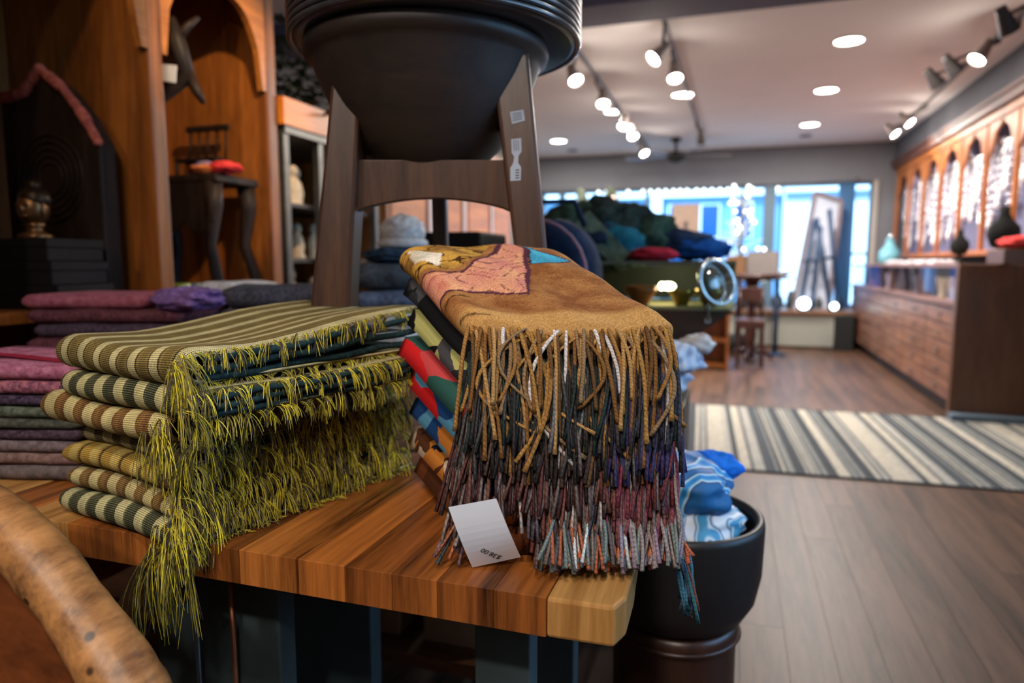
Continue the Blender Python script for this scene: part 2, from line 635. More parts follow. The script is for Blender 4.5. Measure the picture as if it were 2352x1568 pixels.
# ---------------------------------------------------------------- rug
def rug_mat():
    m, nt, b = _mat('rug_weave')
    tc = N(nt, 'ShaderNodeTexCoord')
    sp = N(nt, 'ShaderNodeSeparateXYZ')
    nt.links.new(tc.outputs['Object'], sp.inputs[0])
    stops = []
    rr = random.Random(11)
    pal = [lin(138, 138, 132), lin(46, 54, 62), lin(108, 112, 110), lin(36, 44, 52), lin(154, 150, 138), lin(72, 80, 86), lin(124, 124, 118), lin(52, 60, 66)]
    p, i = 0.0, 0
    while p < 1 and len(stops) < 31:
        stops.append((p, pal[i % len(pal)]))
        p += rr.choice([.014, .018, .024, .036, .06])
        i += rr.choice([1, 1, 3])
    r = ramp(nt, stops, True)
    d = N(nt, 'ShaderNodeMath', operation='DIVIDE')
    d.inputs[1].default_value = .92
    nt.links.new(sp.outputs['X'], d.inputs[0])
    fr = N(nt, 'ShaderNodeMath', operation='FRACT')
    nt.links.new(d.outputs[0], fr.inputs[0])
    nt.links.new(fr.outputs[0], r.inputs['Fac'])
    nz = N(nt, 'ShaderNodeTexNoise', Scale=45.0, Detail=5.0)
    nt.links.new(tc.outputs['Object'], nz.inputs['Vector'])
    nr = ramp(nt, [(.3, (.68, .68, .68, 1)), (.7, (1.15, 1.15, 1.15, 1))])
    nt.links.new(nz.outputs['Fac'], nr.inputs['Fac'])
    mm = N(nt, 'ShaderNodeMixRGB', blend_type='MULTIPLY')
    mm.inputs['Fac'].default_value = 1
    nt.links.new(r.outputs['Color'], mm.inputs['Color1'])
    nt.links.new(nr.outputs['Color'], mm.inputs['Color2'])
    nt.links.new(mm.outputs['Color'], b.inputs['Base Color'])
    b.inputs['Roughness'].default_value = .95
    bump(nt, b, nz.outputs['Fac'], .3, .004)
    return m


M_rug = rug_mat()
rg = thing('striped_rug', 'grey, cream and charcoal striped runner rug on the wooden floor', 'rug', (0, 3.82, 0), math.radians(2.6))
rb = MB()
rb.grid(lambda u, v: (-.55 + u * 2.75, v * 1.72, .009 + .0015 * math.sin(u * 60) * math.sin(v * 25)), 60, 20)
rb.box((-.55, 0, .0005), (2.2, 1.72, .0085)).build('pile', M_rug, rg)
for yy in (-.012, 1.72):
    MB().box((-.55, yy, .0005), (2.2, yy + .012, .011)).build('binding', plain('rug_binding', lin(40, 46, 54), .95), rg)


# ================================================================ FRONT TABLE
TZ = .75
tones = [(lin(58, 27, 11), lin(176, 104, 46)), (lin(44, 20, 9), lin(150, 86, 38)), (lin(64, 30, 12), lin(184, 112, 52)), (lin(52, 24, 10), lin(164, 96, 42)), (lin(140, 94, 46), lin(204, 154, 90))]
M_stave = [wood('acacia_stave', a, b, 'YZ', 6.0, .05, .28, lo=.42, hi=.69) for a, b in tones]
xe = [-1.76, -1.64, -1.50, -1.36, -1.24, -1.10, -1.0, -.90, -.80, -.70, -.602, -.512, -.445, -.38, -.321, -.250, -.188, -.103]
tk = [4, 3, 0, 1, 4, 2, 4, 3, 0, 1, 2, 0, 1, 3, 1, 3, 4]
tb = thing('butcher_block_table', 'thick butcher-block wooden table in front carrying the striped and fringed textiles', 'table', (-.9, .95, 0))
tL = Vector((-.9, .95, 0))
TY0, TY1 = .70, 1.19
for i in range(len(xe) - 1):
    mb = MB()
    if i == len(xe) - 2:
        b = [(-.1876, TY0, TZ - .047), (-.112, TY0 + .002, TZ - .047), (-.103, TY0 + .03, TZ - .047), (-.104, .80, TZ - .047), (-.112, .9, TZ - .047), (-.125, 1.03, TZ - .047), (-.128, TY1, TZ - .047), (-.1876, TY1, TZ - .047)]
        mb.prism(b, (0, 0, .047))
    else:
        mb.box((xe[i] + .0001, TY0, TZ - .047), (xe[i + 1] - .0001, TY1, TZ))
    mb.build('stave', M_stave[tk[i]], tb, bevel=.0008 if i < len(xe) - 2 else .004, local=tL)
M_teal = plain('dark_teal_board', lin(48, 62, 64), .7, 0, .25, 12)
for a, b_ in ((-.885, -.645), (-.325, -.245), (-1.62, -1.42)):
    MB().box((a, .83, 0), (b_, .87, TZ - .0475)).build('leg', M_teal, tb, bevel=.003, local=tL)
for a, b_ in ((-.885, -.645), (-.325, -.245), (-1.62, -1.42)):
    MB().box((a, 1.10, 0), (b_, 1.14, TZ - .0475)).build('leg', M_teal, tb, bevel=.003, local=tL)
M_rod = plain('steel_rod', lin(120, 130, 142), .35, .9, .1)
M_cop = plain('copper_rod', lin(140, 88, 62), .4, .8, .1)
for p, m in (((450, 1388), M_rod), ((532, 1362), M_cop)):
    q = at_y(p[0], p[1], .815)
    MB().tube([(q.x, .815, 0.0), (q.x, .815, TZ - .0475)], .0042, 10).build('rod', m, tb, True, local=tL)
MB().tube([(-.99, .85, .50), (-.86, .85, .69)], .02, 8).build('brace', M_stave[4], tb, local=tL)

# ---------------------------------------------------------------- bench behind
M_bench = wood('bench_wood', lin(64, 38, 24), lin(124, 80, 50), 'X', 6, .12, .5)
bn = thing('wooden_bench', 'dark wooden bench behind the front table, under the stool and towel stacks', 'bench', (-1.05, 1.66, 0))
bL = Vector((-1.05, 1.66, 0))
for k in range(5):
    y = 1.205 + k * .184
    MB().box((-1.74, y, TZ - .04), (-.355, y + .182, TZ)).build('board', M_bench, bn, bevel=.003, local=bL)
for x in (-1.70, -.43):
    for y in (1.24, 2.04):
        MB().box((x, y, 0), (x + .07, y + .06, TZ - .0405)).build('leg', M_bench, bn, bevel=.003, local=bL)
MB().box((-1.63, 1.24, .56), (-.43, 1.265, .709)).build('apron', M_bench, bn, local=bL)
MB().box((-1.63, 1.30, .22), (-.43, 2.04, .25)).build('lower_shelf', M_bench, bn, local=bL)
for k, (x0, x1) in enumerate(((-1.0, -.72), (-.66, -.47))):
    o = single(MB().box((x0, 1.36, .2505), (x1, 1.75, .44)), 'storage_box', plain('kraft_board', lin(156, 124, 98), .9, 0, .15),
               ['wide brown storage box on the low shelf under the bench', 'narrow brown storage box on the low shelf under the bench, at its right end'][k], 'box', ((x0 + x1) / 2, 1.5, .2505), bevel=.004)

# ================================================================ STRIPED BLANKETS
CR, OL, BR = lin(226, 214, 160), lin(126, 110, 52), lin(140, 86, 36)
def bands(dark, mid, lt, edge):
    return [(0, mid), (.10, dark), (.42, mid), (.50, edge), (.56, lt), (.92, edge)]
M_bl = [
    stripes('olive_cream_stripe', .0475, bands(lin(112, 92, 44), lin(136, 116, 60), lin(214, 202, 152), lin(60, 46, 20))),
    stripes('green_cream_stripe', .0475, [(0, lin(30, 46, 40)), (.40, lin(214, 204, 150)), (.86, lin(60, 70, 52))]),
    stripes('brown_cream_stripe', .052, [(0, lin(138, 92, 42)), (.22, lin(110, 66, 28)), (.44, lin(224, 208, 148)), (.94, lin(120, 80, 36))]),
    stripes('plum_cream_stripe', .046, [(0, lin(74, 56, 50)), (.45, lin(176, 160, 116))]),
    stripes('gold_stripe', .050, [(0, lin(64, 40, 20)), (.12, lin(186, 146, 56)), (.55, lin(214, 186, 104)), (.90, lin(186, 146, 56))]),
    stripes('tan_brown_stripe', .046, [(0, lin(132, 94, 46)), (.36, lin(104, 70, 34)), (.52, lin(222, 206, 148))]),
    stripes('dark_green_cream_stripe', .046, [(0, lin(34, 50, 42)), (.46, lin(212, 206, 156)), (.90, lin(90, 96, 70))]),
]
M_inner = fabric('dark_teal_cloth', lin(20, 38, 42), lin(44, 70, 72), 90)
M_fringe = attr_mat('olive_fringe', .85, 200, .1)


def strands(mb, cols, roots, nper, Lr, rad, base, rnd, droop=1.0, spread=.35, push=.006, seg=5, floor=None):
    """roots: (point, outward) pairs; each root grows a tuft of threads that fall under their own weight"""
    for p, out in roots:
        p = Vector(p)
        out = Vector(out).normalized()
        side = out.cross(Vector((0, 0, 1))).normalized()
        lean = rnd.gauss(0, spread)
        lift = rnd.uniform(-.35, .45)
        LL = rnd.uniform(*Lr)
        for _ in range(nper):
            L = LL * rnd.uniform(.75, 1.12)
            d = (out * rnd.uniform(.34, .60) + side * (lean + rnd.gauss(0, .10)) + Vector((0, 0, lift + rnd.gauss(0, .12)))).normalized()
            r0 = p + side * rnd.gauss(0, .0022) + Vector((0, 0, rnd.gauss(0, .0008)))
            fall = droop * rnd.uniform(.8, 1.25)
            curl = side * rnd.gauss(0, .22)
            pts = []
            pos = r0.copy()
            v = d.copy()
            for s in range(seg + 1):
                pts.append(pos.copy())
                v = (v + Vector((0, 0, -fall * .62)) + curl * .35 - out * .12 * s / seg).normalized()
                pos = pos + v * (L / seg)
                if floor is not None:
                    fz = floor(pos)
                    if pos.z < fz:
                        pos.z = fz + rnd.uniform(0, .004)
            n0 = len(mb.v)
            mb.tube(pts, [rad] * seg + [rad * .6], 3, False)
            f = rnd.choice([.12, .25, .45, .8, 1.1, 1.4])
            c = (base[0] * f, base[1] * f * rnd.uniform(.92, 1.05), base[2] * rnd.uniform(.5, 1.3), 1)
            cols.extend([c] * (len(mb.v) - n0))


PA = Vector((-.961, .736, TZ))
ROT = math.radians(-14.3)
UL, VL = .291, .45
# (u shift, v shift, twist, bottom z, thickness, u length)
lay = [(.010, .000, .00, .2165, .044, .328), (.020, .004, -.03, .1765, .039, .345), (-.024, -.012, .05, .1365, .039, .318),
       (.026, .022, .00, .1065, .029, .280), (.006, .004, .03, .0740, .031, .296), (.008, .008, .00, .0375, .034, .300), (.000, .000, -.01, .0, .036, .304)]
bl_lab = ['olive and cream striped throw with olive fringe, topmost of the striped stack', 'dark green and cream striped throw, second from the top of the striped stack',
          'brown and cream striped throw jutting left, third from the top of the striped stack', 'recessed plum-brown striped throw in the middle of the striped stack',
          'golden yellow striped throw, third from the bottom of the striped stack', 'tan and brown striped throw lying second from the bottom of the striped stack',
          'dark green and cream striped throw at the bottom of the striped stack, on the tabletop']
for k, (du, dv, tw, z0, t, U) in enumerate(lay):
    rnd = random.Random(100 + k)
    c, s = math.cos(ROT), math.sin(ROT)
    org = PA + Vector((c * du - s * dv, s * du + c * dv, z0 + .0006))
    th = thing('striped_throw', bl_lab[k], 'blanket', org, ROT + tw, 'striped throws with olive fringe')
    r = t / 2
    ph = rnd.uniform(0, 6)
    mb = MB()
    mb.uv = []
    NS, NU = 40, 44
    Vd = VL - dv - .01 * k % .03

    def sec(q):
        """q 0..1 around the folded cross-section: top back -> nose -> bottom back; returns v, z, arc"""
        la = Vd - r
        ln = PI * r
        tot = 2 * la + ln
        x = q * tot
        if x < la:
            return Vd - x, t, x
        if x < la + ln:
            a = (x - la) / r
            return r - r * math.sin(a) * 1.05, r + r * math.cos(a), x
        return r + (x - la - ln), 0.0, x
    vs = []
    qs = [0, .08, .16, .22, .28, .33, .37, .40, .42] + [.43 + .14 * i / 16 for i in range(17)] + [.58, .62, .7, .8, .9, 1.0]
    for q in qs:
        for i in range(NU + 1):
            u = U * i / NU
            v, z, arc = sec(q)
            top = z / t
            sag = (.004 * math.sin(u * 22 + ph) + .003 * math.sin(v * 19 + ph * 2)) * top
            # the fold is plumper in the middle and softens toward the ends
            e = min(1, min(u, U - u) / .02)
            e = math.sqrt(max(0, e))
            zz = t / 2 + (z - t / 2) * (.72 + .28 * e) + sag - .0035 * (1 - e) * top
            vv = v + .004 * math.sin(u * 17 + ph) + (1 - e) * .006
            if k == 0:
                zz += max(0, v - .1) * .10 * top
            vs.append((u, vv, max(zz, 0)))
            mb.uv.append((u, arc))
    w = NU + 1
    fs = [(j * w + i, j * w + i + 1, (j + 1) * w + i + 1, (j + 1) * w + i) for j in range(len(qs) - 1) for i in range(NU)]
    mb.add(vs, fs)
    o = mb.build('cloth', M_bl[k], th, True)
    sol = o.modifiers.new('thick', 'SOLIDIFY')
    sol.thickness = .0026
    sol.offset = -1 if False else 1
    # folded layers seen from the fringed side
    for j in range(3 if k < 2 else 2):
        nl = 3 if k < 2 else 2
        za, zb = .004 + (t - .008) * j / nl, .004 + (t - .008) * (j + 1) / nl - .0012

        def fn(a, b, za=za, zb=zb, j=j):
            v = .028 + a * (Vd - .05)
            ang = b * PI
            ez = (.0 if k else max(0, v - .1) * .10)
            z = (za + zb) / 2 - (zb - za) / 2 * math.cos(ang) + .0015 * math.sin(v * 40 + j * 2) + ez * ((za + zb) / 2 / t)
            uu = U - (.010 if k > 1 else .001) + .006 * math.sin(ang) + .003 * math.sin(v * 30 + j) - (.0 if j else .004)
            return (uu, v, z)
        g = MB().grid(fn, 30, 6)
        g.grid(lambda a, b, za=za, zb=zb: (U - .012 - b * .16, .028 + a * (Vd - .05), zb - .0005), 6, 1)
        g.build('inner_fold', M_inner, th, True)
    # the fringe
    mb = MB()
    cols = []
    roots = []
    step = .0098
    n = int(Vd / step)
    fl_ = (lambda p, z0=z0: -z0 + .002) if k >= 5 else None

    def floor_(p, z0=z0, k=k, org=org, tw=tw):
        m = Matrix.Rotation(ROT + tw, 3, 'Z')
        wp = m @ p + org
        return (TZ + .002 - org.z) if (wp.y > TY0 + .004) else -9
    for edge in (0, 1):
        for i in range(n):
            v = .004 + i * step + rnd.uniform(-.002, .002)
            ez = (0 if k else max(0, v - .1) * .10)
            z = (t - .001 + ez) if edge == 0 else .003
            roots.append(((U - .003, v, z), (1, -.25 + rnd.uniform(-.25, .25), 0)))
    Lr = (.022, .040) if k == 0 else ((.024, .042) if k == 1 else (.034, .062))
    strands(mb, cols, roots, 9, Lr, .00055, lin(196, 184, 70), rnd, .95, .62, floor=floor_)
    # tufts that fall round the near corner onto the fold
    roots = []
    for i in range([10, 4, 8, 3, 5, 4, 6][k]):
        u = U - abs(rnd.gauss(0, .010 if k not in (2, 4) else .022))
        zc = rnd.uniform(.25, .95) * t
        roots.append(((min(u, U - .001), -.004 + .01 * abs(zc / t - .5), zc), (.8, -.30, 0)))
    strands(mb, cols, roots, 9, (.045, .08), .00055, lin(186, 174, 62), rnd, 1.0, .30, floor=floor_)
    if k == 6:
        roots = []
        for i in range(13):
            roots.append(((U - rnd.uniform(0, .05), rnd.uniform(-.004, .03), .004), (.6, -.6, 0)))
        strands(mb, cols, roots, 9, (.085, .135), .00055, lin(160, 150, 58), rnd, 1.1, .25, seg=7, floor=floor_)
    mb.col = cols
    fo = mb.build('fringe', M_fringe, th)
    fo['kind'] = 'stuff'

# ================================================================ FRINGED SCARVES
FLc = Vector((-.318, .79, 0))
AV = Vector((.248, .080, 0))
SV = Vector((-.212, .235, 0))
OUTA = math.atan2(AV.y, AV.x)
OUT = Vector((math.sin(OUTA), -math.cos(OUTA), 0))
NK = 8
ZF, ZB = .305, .398


def pip(x, y, poly):
    ins = False
    n = len(poly)
    j = n - 1
    for i in range(n):
        xi, yi = poly[i]
        xj, yj = poly[j]
        if (yi > y) != (yj > y) and x < (xj - xi) * (y - yi) / (yj - yi) + xi:
            ins = not ins
        j = i
    return ins


def edge_d(x, y, poly):
    m = 9
    for i in range(len(poly)):
        ax, ay = poly[i - 1]
        bx, by = poly[i]
        dx, dy = bx - ax, by - ay
        tt = max(0, min(1, ((x - ax) * dx + (y - ay) * dy) / (dx * dx + dy * dy + 1e-9)))
        m = min(m, math.hypot(x - ax - dx * tt, y - ay - dy * tt))
    return m


P_pink = [(-.12, .62), (.08, .60), (.22, .58), (.38, .72), (.55, .88), (.70, 1.1), (.75, 1.1), (.74, .86), (.60, .56), (.445, .27), (.27, .31), (.12, .34), (-.02, .30), (-.2, .30)]
P_teal = [(.74, .86), (.77, 1.0), (.80, .85), (.95, .72), (.81, .64), (.64, .64)]
P_white = [(.03, .95), (.19, .79), (.12, .66), (.02, .76)]
P_yel = [(-.1, 1.1), (.60, 1.1), (.55, .95), (.33, .70), (.20, .62), (.05, .64), (-.1, .66)]


def print_col(a, b):
    n1 = noise.noise(Vector((a * 9, b * 9, .3)))
    n2 = noise.noise(Vector((a * 22, b * 60, 4.3)))
    base = Vector(lin(132, 82, 46)[:3])
    lit = Vector(lin(182, 130, 78)[:3])
    c = base.lerp(lit, max(0, min(1, .3 + n1 * .7 + n2 * .35)))
    if b < .13:
        c = c.lerp(Vector(lin(200, 156, 94)[:3]), .75 * min(1, (.13 - b) / .04))
    aw, bw = a + .015 * n1 + .004 * n2, b + .02 * noise.noise(Vector((a * 7, b * 7, 9.1)))
    if pip(aw, bw, P_yel):
        c = Vector(lin(206, 158, 70)[:3]).lerp(Vector(lin(132, 92, 46)[:3]), max(0, min(1, .4 + n1 * 1.2 + n2 * .6)))
        if abs(noise.noise(Vector((a * 6, b * 14, 2.2)))) < .06:
            c = Vector(lin(72, 44, 24)[:3])
    if pip(aw, bw, P_pink):
        c = Vector(lin(206, 132, 116)[:3]).lerp(Vector(lin(224, 164, 120)[:3]), max(0, min(1, .5 + n1)))
        w = noise.noise(Vector((a * 5, b * 5, 6.6))) * 2.2
        f = math.fabs(math.sin((a * 10 - b * 30 + w * 3.2)))
        if f < .20 and n2 > -.25:
            c = c.lerp(Vector(lin(104, 52, 58)[:3]), .8)
        if a < .12 and f < .55:
            c = c.lerp(Vector(lin(196, 112, 96)[:3]), .6)
        if edge_d(aw, bw, P_pink) < (.018 if a < .5 else .026):
            c = Vector(lin(86, 46, 60)[:3])
    if pip(aw, bw, P_teal):
        c = Vector(lin(80, 178, 206)[:3]).lerp(Vector(lin(52, 140, 176)[:3]), max(0, min(1, .5 + n1)))
        if edge_d(aw, bw, P_teal) < .012:
            c = Vector(lin(66, 40, 50)[:3])
    if pip(aw, bw, P_white):
        c = Vector(lin(238, 230, 210)[:3]).lerp(Vector(lin(206, 196, 178)[:3]), max(0, min(1, .4 + n1 + n2)))
    # a curled pencil line near the left front
    rr = math.hypot((a - .10) * 1.0, (b - .16) * 1.2)
    if abs(rr - .15) < .008 and a < .14:
        c = c.lerp(Vector(lin(70, 44, 26)[:3]), .85)
    sp = noise.noise(Vector((a * 130, b * 130, 1.7)))
    c = c * (1 + .28 * sp)
    return (max(0, c.x), max(0, c.y), max(0, c.z), 1)


def patch_mat(name, cols, scale):
    m, nt, b = _mat(name)
    tc = N(nt, 'ShaderNodeTexCoord')
    nz = N(nt, 'ShaderNodeTexNoise', Scale=14.0, Detail=3.0)
    nt.links.new(tc.outputs['Object'], nz.inputs['Vector'])
    va = N(nt, 'ShaderNodeVectorMath', operation='MULTIPLY_ADD')
    va.inputs[1].default_value = (.03, .03, .03)
    nt.links.new(nz.outputs['Color'], va.inputs[0])
    nt.links.new(tc.outputs['Object'], va.inputs[2])
    vo = N(nt, 'ShaderNodeTexVoronoi', Scale=scale)
    nt.links.new(va.outputs[0], vo.inputs['Vector'])
    se = N(nt, 'ShaderNodeSeparateColor')
    nt.links.new(vo.outputs['Color'], se.inputs[0])
    r = ramp(nt, [(i / len(cols), c) for i, c in enumerate(cols)], True)
    nt.links.new(se.outputs[0], r.inputs['Fac'])
    nt.links.new(r.outputs['Color'], b.inputs['Base Color'])
    b.inputs['Roughness'].default_value = .9
    b.inputs['Specular IOR Level'].default_value = .1
    n2 = N(nt, 'ShaderNodeTexNoise', Scale=400.0, Detail=2.0)
    nt.links.new(tc.outputs['Object'], n2.inputs['Vector'])
    bump(nt, b, n2.outputs['Fac'], .3, .002)
    return m


RED, TEALG, BLUE, LBL, ORG, BLK, GRY, DBR, YEL = lin(206, 34, 38), lin(44, 84, 78), lin(30, 66, 120), lin(88, 150, 186), lin(186, 116, 48), lin(26, 26, 30), lin(84, 84, 90), lin(80, 46, 28), lin(206, 204, 130)
M_sc = [attr_mat('printed_tan_wool', .9, 500, .25),
        patch_mat('charcoal_print', [BLK, GRY, BLK, lin(50, 52, 58), BLK], 22),
        patch_mat('grey_lime_print', [BLK, lin(48, 50, 54), YEL, BLK, GRY], 13),
        patch_mat('red_green_print', [RED, TEALG, RED, lin(190, 70, 72)], 9),
        patch_mat('red_blue_print', [RED, LBL, RED, BLUE], 11),
        patch_mat('blue_orange_print', [LBL, ORG, BLUE, DBR], 20),
        patch_mat('brown_black_print', [DBR, BLK, lin(190, 170, 150), ORG, DBR], 30),
        patch_mat('rust_print', [DBR, ORG, lin(110, 60, 34), BLK], 12)]
M_yarn = attr_mat('scarf_yarn', .85, 420, .3, obj=True)
nt = M_yarn.node_tree
tc_ = N(nt, 'ShaderNodeTexCoord')
wv = N(nt, 'ShaderNodeTexWave', Scale=95.0, Distortion=1.2)
wv.bands_direction = 'DIAGONAL'
nt.links.new(tc_.outputs['Object'], wv.inputs['Vector'])
wr = ramp(nt, [(.15, (.70, .70, .70, 1)), (.6, (1.12, 1.12, 1.12, 1))])
nt.links.new(wv.outputs['Fac'], wr.inputs['Fac'])
pb_ = nt.nodes['Principled BSDF']
old = pb_.inputs['Base Color'].links[0].from_socket
mw = N(nt, 'ShaderNodeMixRGB', blend_type='MULTIPLY')
mw.inputs['Fac'].default_value = .85
nt.links.new(old, mw.inputs['Color1'])
nt.links.new(wr.outputs['Color'], mw.inputs['Color2'])
nt.links.new(mw.outputs['Color'], pb_.inputs['Base Color'])
TAN = [(154, 112, 62), (128, 90, 50), (178, 138, 86), (104, 76, 48), (142, 116, 86), (164, 124, 68)]
tas_pal = [
    (TAN, [(212, 206, 206), (190, 178, 168)]),
    ([(54, 54, 54), (40, 44, 44), (80, 80, 80), (46, 58, 58), (62, 56, 54)], [(112, 114, 118)]),
    ([(68, 58, 54), (50, 48, 48), (94, 74, 66), (80, 76, 76), (52, 44, 44)], [(110, 104, 104)]),
    ([(98, 60, 56), (72, 56, 58), (116, 80, 72), (112, 100, 98), (80, 50, 52)], [(124, 112, 112)]),
    ([(96, 86, 82), (124, 114, 108), (70, 68, 72), (104, 66, 60), (84, 76, 82)], [(150, 142, 140)]),
    ([(124, 82, 66), (96, 72, 64), (106, 98, 94), (76, 88, 90), (118, 100, 112)], [(166, 100, 72)]),
    ([(108, 102, 96), (76, 78, 82), (140, 82, 60), (98, 108, 106), (80, 72, 74)], [(168, 178, 184)]),
    ([(166, 88, 56), (100, 88, 82), (80, 84, 92), (76, 96, 104), (146, 106, 80)], [(156, 160, 104)]),
]
tas_right = {1: (62, 64, 82), 2: (66, 62, 104), 3: (122, 66, 76), 4: (112, 70, 80), 5: (142, 84, 68), 6: (116, 108, 112), 7: (160, 90, 66)}


def tassel_mesh(name, rnd, L, n, seg, rad, curl, twist=True):
    mb = MB()
    pts, rs = [], []
    sx, sy = rnd.gauss(0, .07 if twist else .035) * L, rnd.uniform(.03, .12) * L
    w1, w2 = rnd.uniform(0, 6), rnd.gauss(0, 1) * curl
    for i in range(seg + 1):
        q = i / seg
        x = sx * q * q + w2 * .05 * L * math.sin(q * PI) + (.002 if twist else .002) * L * math.sin(q * 11 + w1)
        y = -sy * math.sin(min(1, q * 1.3) * PI / 2) - .012 * (1 - math.exp(-q * 9)) + (.005 if twist else .003) * L * math.sin(q * 7 + w1)
        pts.append((x, y, -L * q + .004 * (1 - math.exp(-q * 8))))
        f = 1.0 + (.10 * math.sin(q * 60 + w1) if twist else 0)
        if q < .12:
            f *= .8 + 1.6 * q
        if q > .93:
            f *= 1 + (q - .93) * (6.5 if twist else 4)
        rs.append(rad * f)
    mb.tube(pts, rs, n)
    me = bpy.data.meshes.new(name)
    me.from_pydata(mb.v, [], mb.f)
    me.materials.append(M_yarn)
    me.polygons.foreach_set('use_smooth', [True] * len(me.polygons))
    return me


rt = random.Random(21)
long_t = [tassel_mesh('tassel', rt, .16, 6, 16, .0025, .6) for _ in range(10)]
curl_t = [tassel_mesh('tassel', rt, .16, 6, 16, .0024, 5.0) for _ in range(5)]
low_t = [tassel_mesh('tassel', rt, .10, 4, 5, .0021, .35, False) for _ in range(10)]


def put_tassel(me, parent, p, rx, ry, rz, sc, col):
    o = bpy.data.objects.new('tassel', me)
    o.parent = parent
    o.location = p
    o.rotation_euler = (rx, ry, rz)
    o.scale = (rt.uniform(.9, 1.15), rt.uniform(.9, 1.2), sc)
    o.color = lin(*col)
    COL.objects.link(o)
    return o


sc_lab = ['tan wool scarf printed with pink and teal shapes, topmost of the fringed scarf pile', 'charcoal scarf directly under the tan printed scarf', 'black and lime edged scarf, third from the top of the fringed pile',
          'maroon fringed scarf with red and green patches, fourth from the top', 'grey fringed scarf with red and blue patches, fifth from the top', 'scarf with rust and mauve fringe, third from the bottom of the fringed pile',
          'grey and black fringed scarf, second from the bottom of the fringed pile', 'orange fringed rust scarf at the bottom of the fringed pile, on the tabletop']


def zlev(k, b):
    s = b * b * (3 - 2 * b) * .5 + b * .5
    return TZ + .0012 + (ZF + (ZB - ZF) * s) * (1 - k / NK)


